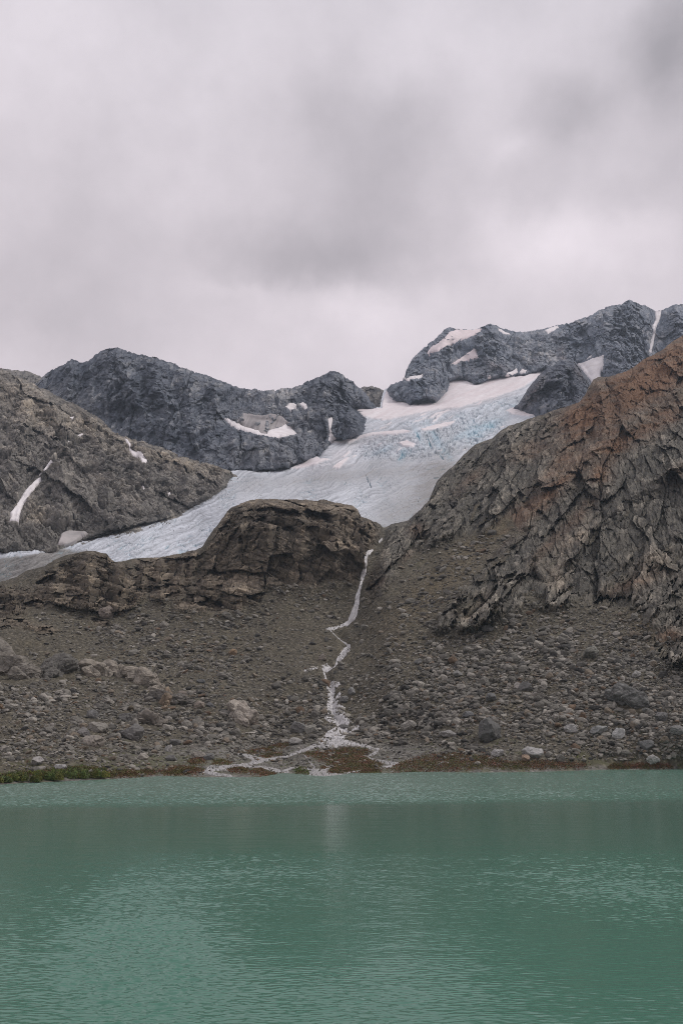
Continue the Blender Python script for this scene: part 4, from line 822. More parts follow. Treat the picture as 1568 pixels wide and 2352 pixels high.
def build_boulders(lay):
    rng = np.random.default_rng(5)
    soft = lay.soft(4)
    # -- the boulders one can single out
    def place(name, u, v, w, hr, colr, sub, label, group):
        p = lay_pick(lay, soft, u, v); size = w / F * p[1] / 2
        X, Fq = rockshape(rng, sub, 14, .8, .03, .74)
        X = X / np.percentile(np.abs(X[:, 0]), 88); X[:, 2] *= hr / np.percentile(np.abs(X[:, 2]), 92) * 1.1
        d, tone = rockdisp(X.astype(f32) + rng.uniform(0, 50), (.7, .28), (.09, .05), int(rng.integers(1000)), frame(rng.uniform(0, 90), 40)) if sub > 2 else (np.zeros(len(X)), np.zeros(len(X)))
        X = X * (1 + d[:, None] * .9)
        R = rotm(rng, .12); X = X @ R.T * size
        nz = fbm(X + rng.uniform(0, 99), size * .5 + .1, 3, 4, .65)
        c = np.asarray(colr) * (1 + .45 * nz + .22 * tone)[:, None]
        me = raw_mesh(name, X, Fq, M_stone, c)
        o = link(name, me, label=label, category='boulder', group=group)
        o.location = p + np.array([0, 0, size * hr * .62])
        return o
    taken = []
    for (u, v, w, hr, c, lb, k) in BIG:
        if not lb: continue
        place('boulder', u, v - w * hr * .2, w, hr, c, 4, lb, None); taken.append((u, v, w))
    # -- scatter of the talus
    N = 150000
    u = rng.uniform(-60, 1640, N); v = rng.uniform(1230, 1800, N)
    dens = blobs(u, v, TALUS)
    q = np.stack([u, v, u * 0], -1); dens = dens * (.75 + 1.4 * fbm(q, 70, 801, 4, .6)) + .10
    t = (v - (shore(u) + 9)) / (near_crest(u) - shore(u) - 9)
    fl = (t > .03) & (t < .97) & (v < shore(u) - .5)
    iu = np.clip(np.interp(u, lay.U, np.arange(len(lay.U))).astype(int), 0, len(lay.U) - 1); it = np.clip((t * (lay.nv - 1)).astype(int), 0, lay.nv - 1)
    rk = lay.rock[it, iu]; ft = lay.flat[it, iu]
    dens = dens * np.where(rk > .5, .12, 1) * (1 - .2 * ft) + .5 * ft
    for _, poly, _, _ in OUTCROPS: dens = dens * sstep(3, -3, psd(u, v, poly))
    ds = psd_path(u, v); dens = dens * np.where(ds < 8, .12, 1)
    keep = fl & (rng.uniform(0, 1.6, N) < dens)
    u, v, dens, rk = u[keep], v[keep], dens[keep], rk[keep]
    # width in frame units: many small ones, a few big
    w = 2.9 * rng.uniform(.03, 1, len(u)) ** -.55 * (.75 + .35 * np.clip(dens, 0, 1.3))
    w = w * np.exp(1.5 * fbm(np.stack([u, v * 1.6, u * 0 + 3], -1), 55, 811, 3))
    w = np.minimum(w, 20) * np.where(rk > .5, .7, 1) * np.where(ft[keep] > .5, .62, 1)
    p = lay.sample(u, v, soft)
    okk = np.ones(len(u), bool)
    for (a, b, ww) in taken: okk &= ((u - a) ** 2 + ((v - b + ww * .3) * 1.3) ** 2) > (ww * .5 + w * .4) ** 2
    u, v, w, p = u[okk], v[okk], w[okk], p[okk]
    size = w / F * p[:, 1] / 2
    order = np.argsort(-w); nind = 300 - len(taken)
    # -- the larger ones stay separate
    sx = np.interp(v, [a[1] for a in STREAM_MID], [a[0] for a in STREAM_MID])
    for i in order[:nind]:
        ci = rng.choice(len(STONE_COLS), p=STONE_P); side = 'right' if u[i] > sx[i] else 'left'
        tone = ('pale' if STONE_COLS[ci].mean() > .27 else 'dark' if STONE_COLS[ci].mean() < .15 else 'brown' if ci in (5, 6) else 'grey')
        hgt = 'upper' if v[i] < 1560 else 'lower'
        lb = 'small %s stone in the %s talus %s of the stream' % (tone, hgt, side)
        place('stone', u[i], v[i], w[i], rng.uniform(.5, .8), STONE_COLS[ci] * rng.uniform(.88, 1.12), 3, lb, '%s stones in the %s talus %s of the stream' % (tone, hgt, side))
    # -- the rest: talus rubble
    rest = order[nind:]
    protos = [rockshape(rng, 2, 7, .62, .0, .5) for _ in range(32)]; small = [rockshape(rng, 2 if i < 14 else 1, 6, .6, .0, .5) for i in range(32)]
    Vs, Fs, Cs, o = [], [], [], 0
    cid = rng.choice(len(STONE_COLS), size=len(u), p=STONE_P)
    for i in rest:
        X, Fq = (protos if w[i] > 6 else small)[i % 32]
        X = (X @ rotm(rng).T * size[i] * [1, 1, .95] + p[i] + [0, 0, size[i] * .28])
        Vs.append(X); Fs.append(Fq + o); o += len(X)
        Cs.append(np.repeat((STONE_COLS[cid[i]] * rng.uniform(.85, 1.15))[None], len(X), 0))
    print('rubble', len(rest))
    link('talus_rubble', raw_mesh('talus_rubble', np.concatenate(Vs), np.concatenate(Fs), M_stone, np.concatenate(Cs)), kind='stuff', label='grey talus rubble covering the slopes above the lake', category='rubble')

def build_outcrops(lay):
    """each outcrop is one body of bedrock: overlapping broken blocks bedded in the slope"""
    rng = np.random.default_rng(77); soft = lay.soft(4)
    for i, (lb, poly, th, c0) in enumerate(OUTCROPS):
        p = np.array(poly, float); g = np.stack(np.meshgrid(np.arange(p[:, 0].min(), p[:, 0].max(), 1.5), np.arange(p[:, 1].min(), p[:, 1].max(), 1.5)), -1).reshape(-1, 2)
        sd = psd(g[:, 0], g[:, 1], poly); g, sd = g[sd > 0], sd[sd > 0]
        ev, ew = np.linalg.eigh(np.cov(g.T)); ax = ew[:, 1] * np.sign(ew[0, 1]); ang = -math.atan2(ax[1], ax[0])
        al = (g - g.mean(0)) @ ax; parts = []; x = al.min() + 2.5; el = 1.35; spots = []
        while x < al.max() - 1:
            k = np.argmax(np.where(np.abs(al - x) < 3, sd + rng.uniform(0, 2.5, len(g)), -1)); r = max(sd[k] * 1.3, 4.6) * rng.uniform(.92, 1.12)
            spots.append((k, r, el * rng.uniform(.9, 1.15))); x += .8 * r
        for k, r, _ in list(spots):
            if r > 7:
                j = int(np.argmin(((g - g[k] - rng.uniform(-.75, .75, 2) * r) ** 2).sum(1))); spots.append((j, r * rng.uniform(.45, .7), 1.5))
        for k, r, el in spots:
            c = lay_pick(lay, soft, g[k, 0], g[k, 1]); m = c[1] / F
            X, Fq = rockshape(rng, 5 if r > 22 else 4, 9, .9, .0, .55)
            X = X / np.abs(X).max(0) * [r * el * m, r * m * 1.1, r * m * .95]
            t = ang + rng.normal(0, .08); y = rng.normal(0, .25)
            X = X @ np.array([[math.cos(y), math.sin(y), 0], [-math.sin(y), math.cos(y), 0], [0, 0, 1]])
            X = X @ np.array([[math.cos(t), 0, math.sin(t)], [0, 1, 0], [-math.sin(t), 0, math.cos(t)]])
            X = (X + c + [0, r * m * .05, r * m * .34]).astype(f32)
            rd = grain(math.degrees(ang) + rng.normal(0, 6), 35, 30)
            dd, tone = rockdisp(X, (5, 2.2, .9), (.55, .32, .16), 900 + i * 13, rd)
            lam = layers_(X, rd, .45, 950 + i)
            nrm = X - c; nrm /= np.linalg.norm(nrm, axis=1, keepdims=True) + 1e-6
            X = X + nrm * (dd + lam * .22)[:, None]
            n = fbm(X, 4, 33 + i, 4, .6)
            parts.append((X, Fq, np.asarray(c0) * np.clip(1 + .55 * tone + .7 * n + .5 * lam, .3, 2)[:, None]))
        V, Fq, cc = merge(parts)
        link('rock_outcrop', raw_mesh('rock_outcrop', V, Fq, M_near, cc), label=lb, category='rock outcrop')

# ------------------------------------------------------------------ snow bodies
def build_snow(layers):
    k = 0
    for key, lst in SNOW.items():
        soft = layers[key].soft(5)
        for lb, th, poly in lst:
            k += 1
            V, Fq, c = draped(layers[key], soft, poly, .6, th * .8, 1.2, 1000 + k, wob=1.5, wobscale=7, sink=5.0, up=.3, cut=-1.2)
            n = fbm(V, 18, 1100 + k, 4, .6)
            base = (.84, .80, .80)
            dirty = (.55, .50, .48)
            if 'pink' in lb: base = (.80, .70, .70)
            if 'dirty' in lb: base = (.36, .34, .33)
            col = mix3(base, dirty, np.clip(.15 + 1.2 * n, 0, .6))
            link('dirty_ice' if 'dirty' in lb else 'snow_patch', raw_mesh('snow_patch', V, Fq, M_snow, col, True), label=lb, category='ice' if 'dirty' in lb else 'snow')
    # grey ice left in the cirque above the crescent snowfield
    poly = [(545, 972), (560, 952), (600, 957), (625, 953), (650, 962), (664, 975), (640, 985), (614, 990), (606, 1000), (590, 993), (566, 984)]
    V, Fq, c = draped(layers['B'], layers['B'].soft(9), poly, .8, 2.5, 2, 1201, wob=3, sink=4., up=.3, cut=-1.)
    n = fbm(np.stack([c[:, 0] + .45 * c[:, 1], c[:, 1] * .12, c[:, 0] * 0], -1), 5, 1202, 4, .6)
    link('ice_apron', raw_mesh('ice_apron', V, Fq, M_ice, mix3((.20, .185, .18), (.46, .42, .41), np.clip(.45 + n * 1.3, 0, 1)), True), label='grey striped ice apron above the crescent snowfield in the cirque', category='ice')

# ------------------------------------------------------------------ plants of the shore
def leafcloud(rng, n, centre, rad, leaf, cols_, up=.35):
    """many leaf-sized faces through a low rounded volume"""
    d = rng.normal(size=(n, 3)); d /= np.linalg.norm(d, axis=1, keepdims=True); d[:, 2] = np.abs(d[:, 2])
    r = rng.uniform(.35, 1, n) ** .6
    P = centre + d * r[:, None] * np.asarray(rad)
    a = rng.normal(size=(n, 3)); a[:, 2] = a[:, 2] * .5 + up; a /= np.linalg.norm(a, axis=1, keepdims=True)
    b = np.cross(a, rng.normal(size=(n, 3))); b /= np.linalg.norm(b, axis=1, keepdims=True)
    L = leaf * rng.uniform(.6, 1.3, n)[:, None]
    V = np.stack([P - a * L, P + b * L * .45, P + a * L, P - b * L * .45], 1).reshape(-1, 3)
    Fq = np.arange(4 * n).reshape(-1, 4)
    c = np.asarray(cols_)[rng.integers(len(cols_), size=n)] * rng.uniform(.75, 1.25, (n, 1))
    return V, Fq, np.repeat(c, 4, 0)
GREEN = [(.10, .15, .04), (.13, .185, .05), (.075, .12, .035), (.16, .20, .065), (.17, .16, .06)]
HEATH = [(.15, .085, .046), (.18, .095, .055), (.13, .10, .042), (.12, .12, .04), (.2, .10, .075), (.10, .092, .036)]
def build_plants(lay):
    rng = np.random.default_rng(21)
    soft = lay.soft(3)
    bushes = [(-30, 1797, 46, 20), (6, 1797, 44, 18), (38, 1793, 40, 24), (70, 1795, 44, 21), (100, 1789, 42, 25), (128, 1791, 46, 30), (155, 1784, 36, 26), (178, 1788, 44, 32), (205, 1787, 40, 30), (228, 1786, 36, 22), (82, 1781, 30, 14), (132, 1776, 26, 13)]
    names = ['low green willow shrub at the left end of the shore', 'wide green shrub second along the left shore', 'yellowish green shrub beside the wide one on the left shore', 'flat green shrub before the pale shore boulder', 'rounded green shrub in the middle of the left thicket', 'dense dark green shrub in the left thicket', 'small pointed shrub behind the left thicket front',
             'tallest bushy green shrub near the end of the thicket', 'leafy green shrub next to the tallest one', 'last green shrub of the thicket, where gravel shore begins', 'small shrub at the back of the thicket below the big pale boulder', 'small shrub behind the dense dark one']
    for i, ((u, v, w, h), lb) in enumerate(zip(bushes, names)):
        p = lay_pick(lay, soft, u, min(v, shore(u) - 2)); s = p[1] / F
        tint = rng.uniform(.8, 1.15) * np.array([1, 1, 1]) * (np.array([1.2, 1.05, .9]) if 'yellow' in lb else 1)
        Vs = []
        for k in range(9):
            off = np.array([rng.uniform(-.5, .5) * w * s, rng.uniform(-1.6, 1.6), 0]); q_ = rng.uniform(.45, 1.0)
            g_ = np.array(GREEN) * tint * rng.uniform(.8, 1.25) * ([1.25, 1.0, .8] if rng.uniform() < .3 else [1, 1, 1])
            Vs.append(leafcloud(rng, 420, off, (w * s * .24 * q_, w * s * .24 * q_, h * s * .8 * q_), .16, g_))
        V, Fq, c = merge(Vs)
        root = bpy.data.objects.new('shrub', None); COL.objects.link(root); root.location = p
        root['label'] = lb; root['category'] = 'shrub'; root['group'] = 'green shrubs on the left shore'
        link('foliage', raw_mesh('foliage', V, Fq, M_leaf, c), root)
        # stems
        sv, sf, o = [], [], 0
        for k in range(7):
            a = rng.uniform(0, 2 * math.pi); r = .06; e = np.array([math.cos(a) * w * s * .22, math.sin(a) * w * s * .22, h * s * .7])
            ring = np.array([(math.cos(t) * r, math.sin(t) * r, 0) for t in (0, 2.1, 4.2)])
            sv += [ring + [0, 0, -.3], ring * .4 + e]; sf += [[o, o + 1, o + 4, o + 3], [o + 1, o + 2, o + 5, o + 4], [o + 2, o, o + 3, o + 5]]; o += 6
        link('stem', raw_mesh('stem', np.concatenate(sv), np.array(sf), M_leaf, np.tile([.09, .07, .05], (o, 1))), root)
    Z6 = lambda a, b: (996 + a * .3646, 1225 + b * .3646)
    mats = [('broad reddish heather mat on the gravel island in the middle of the delta', [ZX(p) for p in [(540, 1385), (640, 1375), (760, 1365), (860, 1350), (960, 1355), (1000, 1375), (960, 1405), (1010, 1430), (1060, 1440), (1060, 1470), (960, 1500), (880, 1508), (730, 1520), (720, 1495), (760, 1475), (690, 1440), (600, 1410)]]),
            ('long heather bank along the shore right of the delta', [ZX(p) for p in [(1075, 1482), (1130, 1470), (1180, 1440), (1300, 1405), (1400, 1390), (1568, 1385)]] + [Z6(*p) for p in [(200, 1400), (330, 1405), (480, 1440), (640, 1435), (800, 1440), (960, 1455), (980, 1480), (700, 1490), (500, 1488), (330, 1480), (180, 1500), (0, 1506)]] + [ZX(p) for p in [(1330, 1510), (1150, 1508)]]),
            ('thin heather strip at the far right end of the shore', [Z6(*p) for p in [(1090, 1480), (1130, 1455), (1250, 1460), (1400, 1450), (1500, 1462), (1500, 1478), (1300, 1480), (1150, 1484)]]),
            ('oval heather islet at the left mouth of the delta', [ZX(p) for p in [(85, 1492), (130, 1475), (190, 1470), (225, 1490), (215, 1508), (130, 1508)]]),
            ('small round heather tuft island near the water in the left delta', [ZX(p) for p in [(230, 1505), (250, 1490), (310, 1480), (330, 1500), (400, 1515), (395, 1530), (310, 1532), (290, 1518), (240, 1512)]]),
            ('green-brown heather tuft standing in shallow water left of the broad mat', [ZX(p) for p in [(505, 1485), (545, 1475), (590, 1488), (615, 1505), (600, 1518), (530, 1510)]]),
            ('little heather cushion below the edge of the broad mat', [ZX(p) for p in [(668, 1475), (690, 1464), (718, 1470), (715, 1486), (680, 1488)]]),
            ('low heather islet between the broad mat and the right bank', [ZX(p) for p in [(920, 1505), (950, 1488), (1000, 1482), (1050, 1490), (1055, 1508), (990, 1514), (940, 1514)]]),
            ('brown heather band at the foot of the talus above the delta', [ZX(p) for p in [(160, 1385), (240, 1362), (340, 1350), (400, 1325), (470, 1325), (480, 1345), (380, 1365), (280, 1385), (180, 1390)]]),
            ('heather patch beside the left channel of the delta', [ZX(p) for p in [(300, 1405), (350, 1385), (430, 1380), (440, 1395), (360, 1412), (310, 1415)]]),
            ('heather strip on the gravel shore left of the delta', [(365, 1772), (400, 1762), (450, 1764), (470, 1771), (440, 1778), (380, 1781)]),
            ('small heather patch at the top left corner of the delta', [(430, 1750), (455, 1738), (475, 1742), (470, 1752), (440, 1757)]),
            ('dry reddish grass strip right of the green thicket', [(245, 1776), (290, 1770), (355, 1770), (360, 1778), (300, 1784), (250, 1786)]),
            ('dark moss bank under the left talus behind the thicket', [(0, 1782), (60, 1776), (130, 1768), (200, 1764), (250, 1768), (240, 1776), (120, 1782), (40, 1790)]),
            ('thin heather fringe at the left end of the delta gravel', [ZX(p) for p in [(0, 1435), (60, 1425), (115, 1440), (100, 1455), (0, 1455)]])]
    for i, (lb, poly) in enumerate(mats):
        p = np.array(poly); n = int(np.clip((np.ptp(p[:, 0]) * np.ptp(p[:, 1])) * 5, 900, 26000))
        u = rng.uniform(p[:, 0].min() - 3, p[:, 0].max() + 3, n); v = rng.uniform(p[:, 1].min() - 3, p[:, 1].max() + 3, n)
        sd = psd(u, v, poly) + 4 * fbm(np.stack([u, v * 2, u * 0], -1), 9, 1300 + i, 3, .6)
        k = sd + rng.exponential(2.2, len(u)) * np.sign(rng.uniform(-1, 1, len(u))) > 1.2; u, v, sd = u[k], v[k], np.maximum(sd[k], 0); v = np.minimum(v, shore(u) - .8)
        X = lay.sample(u, v, soft); n = len(u)
        hgt = np.minimum(.75, .12 + sd * .10) * (.7 + .8 * fbm(X, 2.0, 1310 + i, 2))
        X[:, 2] += rng.uniform(-.1, 1, n) * np.clip(hgt, .1, 1)
        a = rng.normal(size=(n, 3)); a[:, 2] = np.abs(a[:, 2]) * .8 + .4; a /= np.linalg.norm(a, axis=1, keepdims=True)
        b = np.cross(a, rng.normal(size=(n, 3))); b /= np.linalg.norm(b, axis=1, keepdims=True)
        L = rng.uniform(.16, .36, n)[:, None]
        V = np.stack([X - b * L * .5, X + b * L * .5, X + a * L * 1.1 + b * L * .2, X + a * L * 1.1 - b * L * .2], 1).reshape(-1, 3)
        z = fbm(X, 4.0, 1320 + i, 3, .6)
        H = np.array(HEATH); ci = np.clip(((z * 1.3 + .45 + rng.normal(0, .18, n)) * len(H)), 0, len(H) - 1).astype(int)
        H = H[[3, 5, 2, 0, 1, 4]]
        c = H[ci] * rng.uniform(.75, 1.3, (n, 1))
        if 'moss' in lb or 'green-brown' in lb: c = c * [.75, 1.1, .8]
        link('heather_mat', raw_mesh('heather_mat', V, np.arange(4 * n).reshape(-1, 4), M_leaf, np.repeat(c, 4, 0)), label=lb, category='heather')
    # scattered grass tufts
    N = 420; u = rng.uniform(0, 1568, N); v = rng.uniform(1600, 1785, N); k = (v < shore(u) - 6) & (rng.uniform(0, 1, N) < (v - 1560) / 200); u, v = u[k], v[k]
    X = lay.sample(u, v, soft); parts = []
    for x in X:
        parts.append(leafcloud(rng, 14, x, (.5, .5, .35), .2, np.array(GREEN) * [1.0, .85, .8], .6))
    V, Fq, c = merge(parts)
    link('grass', raw_mesh('grass', V, Fq, M_leaf, c), kind='stuff', label='sparse grass tufts scattered between the stones', category='grass')

# ------------------------------------------------------------------ lake and ground
def build_lake():
    m, nt, b = mat('glacial_water'); L = nt.links
    tn = nd(nt, 'ShaderNodeAttribute', attribute_name='tint'); L.new(tn.outputs['Color'], b.inputs['Base Color']); b.inputs['IOR'].default_value = 1.333; b.inputs['Specular IOR Level'].default_value = .85
    b.inputs['Roughness'].default_value = .03
    geo = nd(nt, 'ShaderNodeNewGeometry')
    mp = nd(nt, 'ShaderNodeMapping'); mp.inputs['Scale'].default_value = (.5, 1, 1); L.new(geo.outputs['Position'], mp.inputs['Vector'])
    n = nd(nt, 'ShaderNodeTexNoise', i_Scale=5., i_Detail=3., i_Roughness=.6); L.new(mp.outputs[0], n.inputs['Vector'])
    bp = nd(nt, 'ShaderNodeBump', i_Strength=1., i_Distance=.012); L.new(n.outputs['Fac'], bp.inputs['Height']); L.new(bp.outputs[0], b.inputs['Normal'])
    # rows across the lake, closer together towards the viewer; columns fan out from the near bank
    Y = [44.]
    while Y[-1] < 345: Y.append(Y[-1] + .07 + .0003 * (Y[-1] - 44))
    Y = np.r_[-60, -20, 10, 30, 40, np.array(Y), 360, 390, 420]
    a = np.r_[np.linspace(-4, -.9, 15), np.arange(-.85, -.37, .0035), np.arange(-.37, .37, .0011), np.arange(.371, .85, .0035), np.linspace(.9, 4, 15)]
    A, YY = np.meshgrid(a, Y); X = A * np.maximum(YY, 60)
    P = np.stack([X, YY, X * 0], -1).reshape(-1, 3).astype(f32)
    yv = np.maximum(YY.ravel(), 46); t = CAMZ / yv                      # where each spot of water lies, to lay out the gusts
    v = CY + F * np.tan(np.arctan(t) + PITCH); u = CX + X.ravel() / yv * F * .98
    gust = fbm(P, np.array([26, 14, 9]), 1500, 4, .55); g2 = fbm(P, np.array([7, 4, 5]), 1501, 3)
    far = sstep(1858, 1836, v + 10 * gust + 6 * g2 + .010 * (u - 784))
    near = blobs(u, v, [(370, 2130, 130, 90, 0, .75), (345, 2240, 165, 170, 0, 2.1), (820, 2320, 280, 75, 0, .95), (1330, 2010, 330, 75, 0, .8), (640, 2000, 220, 70, 0, .55), (1480, 2080, 160, 70, 0, .45), (60, 2200, 90, 120, 0, .5), (980, 2200, 120, 70, 0, .3), (1300, 1880, 300, 40, 0, .3), (500, 2400, 500, 60, 0, .6), (1480, 2330, 160, 50, 0, .25)])
    near = np.maximum(near, .55 * sstep(860, 1100, np.abs(u - 784)) * sstep(-.1, .25, gust)); near = np.clip(near * (1 + 1.3 * gust + .8 * g2), 0, 1.9)
    calm = 1 - .75 * sstep(1850, 1870, v) * sstep(1975, 1930, v)
    amp = np.maximum(far * (1.8 + .7 * gust), (.28 + 1.15 * near) * calm * (1 - far))
    act = (np.abs(A.ravel()) < .86) & (YY.ravel() > 42)
    Pa = P[act]; w_ = fbm(Pa, 5, 1505, 2)[:, None] * np.array([.4, .9, 0])
    big_ = fbm(Pa + w_, np.array([.9, .29, 1]), 1502, 2, .45); sm_ = fbm(Pa + w_, np.array([.6, .22, 1]), 1503, 2, .5); sw = fbm(Pa, np.array([6, 2.6, 1]), 1504, 2)
    z = amp[act] * (.080 * big_ + .03 * sm_ * sstep(230, 90, yv[act])) + .05 * sw
    P[act, 2] = z
    Fq = quads(len(Y), len(a))
    # far band's sky sheen painted into the water colour, plus a silty stream inflow
    silt_or_sheen = sstep(150, 250, YY.ravel() + 14 * gust) * (.8 - .35 * sstep(800, 1500, u)) + .25 * np.exp(-((u - 760) / 200) ** 2) * sstep(230, 300, YY.ravel())
    wc = mix3((.062, .174, .124), (.18, .268, .222), np.clip(silt_or_sheen, 0, 1))
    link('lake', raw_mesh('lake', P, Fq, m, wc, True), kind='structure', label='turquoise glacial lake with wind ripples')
    V = np.array([(-9000, -3000, -6), (9000, -3000, -6), (9000, 9000, -6), (-9000, 9000, -6)], f32)
    link('ground', raw_mesh('ground', V, np.array([[0, 1, 2, 3]]), M_near, np.tile([.14, .13, .115], (4, 1))), kind='structure', label='grey gravel bed under the lake and mountains')

# ------------------------------------------------------------------ sky
def srgb(r, g, b):
    f = lambda x: (x / 255 / 12.92) if x / 255 <= .04045 else ((x / 255 + .055) / 1.055) ** 2.4
    return (f(r), f(g), f(b))
SUN_EL, SUN_ROT = math.radians(50), math.radians(78)
def build_sky():
    w = bpy.data.worlds.new('World'); SC.world = w; w.use_nodes = True
    nt = w.node_tree; L = nt.links; bg = nt.nodes['Background']
    sky = nd(nt, 'ShaderNodeTexSky', sky_type='NISHITA', sun_disc=False, sun_elevation=SUN_EL, sun_rotation=SUN_ROT)
    tc = nd(nt, 'ShaderNodeTexCoord'); dirv = tc.outputs['Generated']
    sep = nd(nt, 'ShaderNodeSeparateXYZ'); L.new(dirv, sep.inputs[0])
    az = math_(nt, 'ARCTAN2', sep.outputs[0], sep.outputs[1]); el = math_(nt, 'ARCSINE', sep.outputs[2])
    def noise(scale, det, rough=.55, off=0., sz=1.):
        mp = nd(nt, 'ShaderNodeMapping'); mp.inputs['Location'].default_value = (off, off * .3, off * .7); mp.inputs['Scale'].default_value = (1, 1, sz)
        L.new(dirv, mp.inputs['Vector']); n = nd(nt, 'ShaderNodeTexNoise', i_Scale=scale, i_Detail=det, i_Roughness=rough); L.new(mp.outputs[0], n.inputs['Vector']); return n
    n1 = noise(3.4, 5., .6, 2., .9); n2 = noise(9., 6., .6, 6., 1.0)
    s1 = nd(nt, 'ShaderNodeSeparateXYZ'); L.new(n1.outputs['Color'], s1.inputs[0])
    s2 = nd(nt, 'ShaderNodeSeparateXYZ'); L.new(n2.outputs['Color'], s2.inputs[0])
    def warp(a, i): 
        x = math_(nt, 'MULTIPLY_ADD', math_(nt, 'SUBTRACT', s1.outputs[i], .5), .10, a)
        return math_(nt, 'MULTIPLY_ADD', math_(nt, 'SUBTRACT', s2.outputs[i], .5), .07, x)
    az, el = warp(az, 0), warp(el, 1)
    def ae(u, v):
        dx, dy, dz = ray(u, v); n = math.sqrt(dx * dx + dy * dy + dz * dz); return math.atan2(dx, dy), math.asin(dz / n)
    tot = None
    # cloud thickness: (u, v, half-width, half-height, amount) of soft masses and gaps
    for (u, v, ru, rv, s) in [(790, 610, 270, 85, -.088), (850, 420, 190, 170, -.080), (860, 240, 190, 120, -.045), (660, 560, 220, 120, -.028), (1310, 265, 130, 85, -.085), (1230, 440, 170, 80, -.050), (1560, 60, 130, 130, -.13), (1570, 260, 90, 160, -.055), (1450, 470, 160, 60, -.035), (130, 640, 360, 190, -.035), (150, 760, 400, 90, -.02),
                              (1185, 345, 75, 34, .03), (1130, 520, 60, 70, .035), (1330, 500, 60, 60, .03), (120, 90, 300, 150, .035), (1050, 100, 330, 110, .03), (1250, 610, 320, 80, .05), (840, 720, 240, 45, .045), (560, 690, 160, 20, .025), (1000, 800, 300, 60, .02)]:
        a0, e0 = ae(u, v); sa, se = ru / F * 1.0, rv / F * .92
        x = math_(nt, 'DIVIDE', math_(nt, 'SUBTRACT', az, a0), sa); y = math_(nt, 'DIVIDE', math_(nt, 'SUBTRACT', el, e0), se)
        r2 = math_(nt, 'MULTIPLY_ADD', y, y, math_(nt, 'MULTIPLY', x, x))
        g = math_(nt, 'MULTIPLY', math_(nt, 'EXPONENT', math_(nt, 'MULTIPLY', r2, -1.)), s * 1.25)
        tot = g if tot is None else math_(nt, 'ADD', tot, g)
    nz = math_(nt, 'ADD', math_(nt, 'MULTIPLY', math_(nt, 'SUBTRACT', s1.outputs[2], .5), .13), math_(nt, 'MULTIPLY', math_(nt, 'SUBTRACT', s2.outputs[2], .5), .15))
    f = math_(nt, 'ADD', math_(nt, 'ADD', tot, nz), .836)          # display brightness, then to light
    lin = math_(nt, 'POWER', f, 2.25)
    mixc = nd(nt, 'ShaderNodeVectorMath', operation='SCALE'); 
    tint = nd(nt, 'ShaderNodeMix', data_type='RGBA'); tint.inputs['A'].default_value = (1.012, .97, 1.042, 1); tint.inputs['B'].default_value = (1.075, .958, 1.005, 1)
    mrr = nd(nt, 'ShaderNodeMapRange'); mrr.inputs['From Min'].default_value = .95; mrr.inputs['From Max'].default_value = .33; L.new(el, mrr.inputs['Value']); L.new(mrr.outputs[0], tint.inputs['Factor'])
    L.new(tint.outputs['Result'], mixc.inputs[0]); L.new(lin, mixc.inputs['Scale'])
    # thin blue-sky light still coming through the overcast
    sk = nd(nt, 'ShaderNodeVectorMath', operation='SCALE'); sk.inputs['Scale'].default_value = .004; L.new(sky.outputs[0], sk.inputs[0])
    ad = nd(nt, 'ShaderNodeVectorMath', operation='ADD'); L.new(mixc.outputs[0], ad.inputs[0]); L.new(sk.outputs[0], ad.inputs[1])
    L.new(ad.outputs[0], bg.inputs['Color']); bg.inputs['Strength'].default_value = 1.0
    s = bpy.data.lights.new('sun', 'SUN'); s.energy = 1.5; s.angle = math.radians(16); s.color = (1, .96, .92)
    so = bpy.data.objects.new('sun', s); COL.objects.link(so)
    # high on the right, behind thin cloud
    dx, dy, dz = math.sin(SUN_ROT) * math.cos(SUN_EL), math.cos(SUN_ROT) * math.cos(SUN_EL), math.sin(SUN_EL)
    from mathutils import Vector
    so.rotation_euler = Vector((dx, dy, dz)).to_track_quat('Z', 'Y').to_euler()
HAZE = .000055
def build_haze():
    m, nt, b = mat('haze'); nt.nodes.remove(b)
    vol = nd(nt, 'ShaderNodeVolumePrincipled'); vol.inputs['Color'].default_value = (.74, .85, 1, 1); vol.inputs['Density'].default_value = HAZE; vol.inputs['Anisotropy'].default_value = .2
    nt.links.new(vol.outputs[0], nt.nodes['Material Output'].inputs['Volume'])
    x0, x1, y0, y1, z0, z1 = -9500, 9500, -3500, 9500, -7, 1400
    V = np.array([(x, y, z) for z in (z0, z1) for y in (y0, y1) for x in (x0, x1)], f32)
    Fq = np.array([[0, 2, 3, 1], [4, 5, 7, 6], [0, 1, 5, 4], [2, 6, 7, 3], [0, 4, 6, 2], [1, 3, 7, 5]])
    link('haze', raw_mesh('haze', V, Fq, m), kind='stuff', label='thin bluish mountain haze')

def tick(s): print('%-12s %.1f' % (s, time.time() - T0), flush=True)
build_sky(); build_lake(); tick('sky lake')
build_far(); lb = build_B(); tick('B'); lc = build_C(); build_D(); tick('C D'); lg = build_G(); tick('G')
build_glacier(); tick('glacier')
ln = build_near(); tick('near')
build_snow({'B': lb, 'C': lc, 'G': lg}); tick('snow')
build_stream(ln); build_outcrops(ln); tick('stream')
build_boulders(ln); tick('boulders')
build_plants(ln); tick('plants')
build_haze()

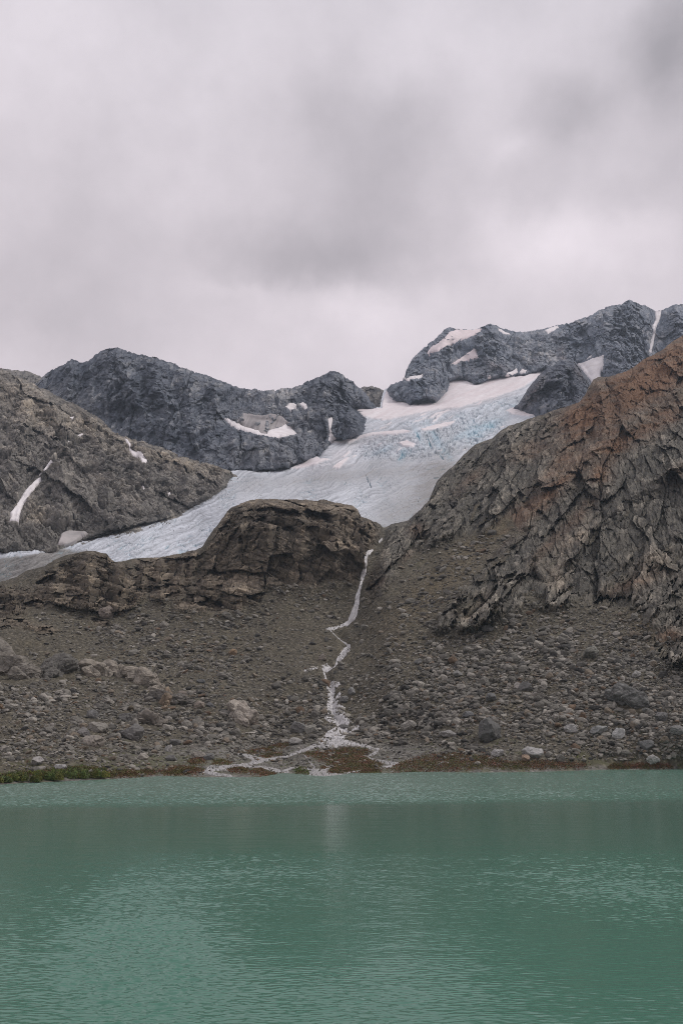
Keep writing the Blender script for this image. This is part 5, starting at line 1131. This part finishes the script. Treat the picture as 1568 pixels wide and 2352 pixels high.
SC.view_settings.view_transform = 'Standard'; SC.view_settings.look = 'None'; SC.view_settings.exposure = 0; SC.view_settings.gamma = 1
SC.render.engine = 'CYCLES'
SC.cycles.use_adaptive_sampling = False; SC.cycles.use_denoising = True; SC.cycles.denoiser = 'OPENIMAGEDENOISE'; SC.cycles.denoising_prefilter = 'NONE'; SC.cycles.denoising_input_passes = 'RGB_ALBEDO_NORMAL'
SC.cycles.max_bounces = 5; SC.cycles.diffuse_bounces = 3; SC.cycles.volume_bounces = 1
SC.cycles.filter_width = 1.0
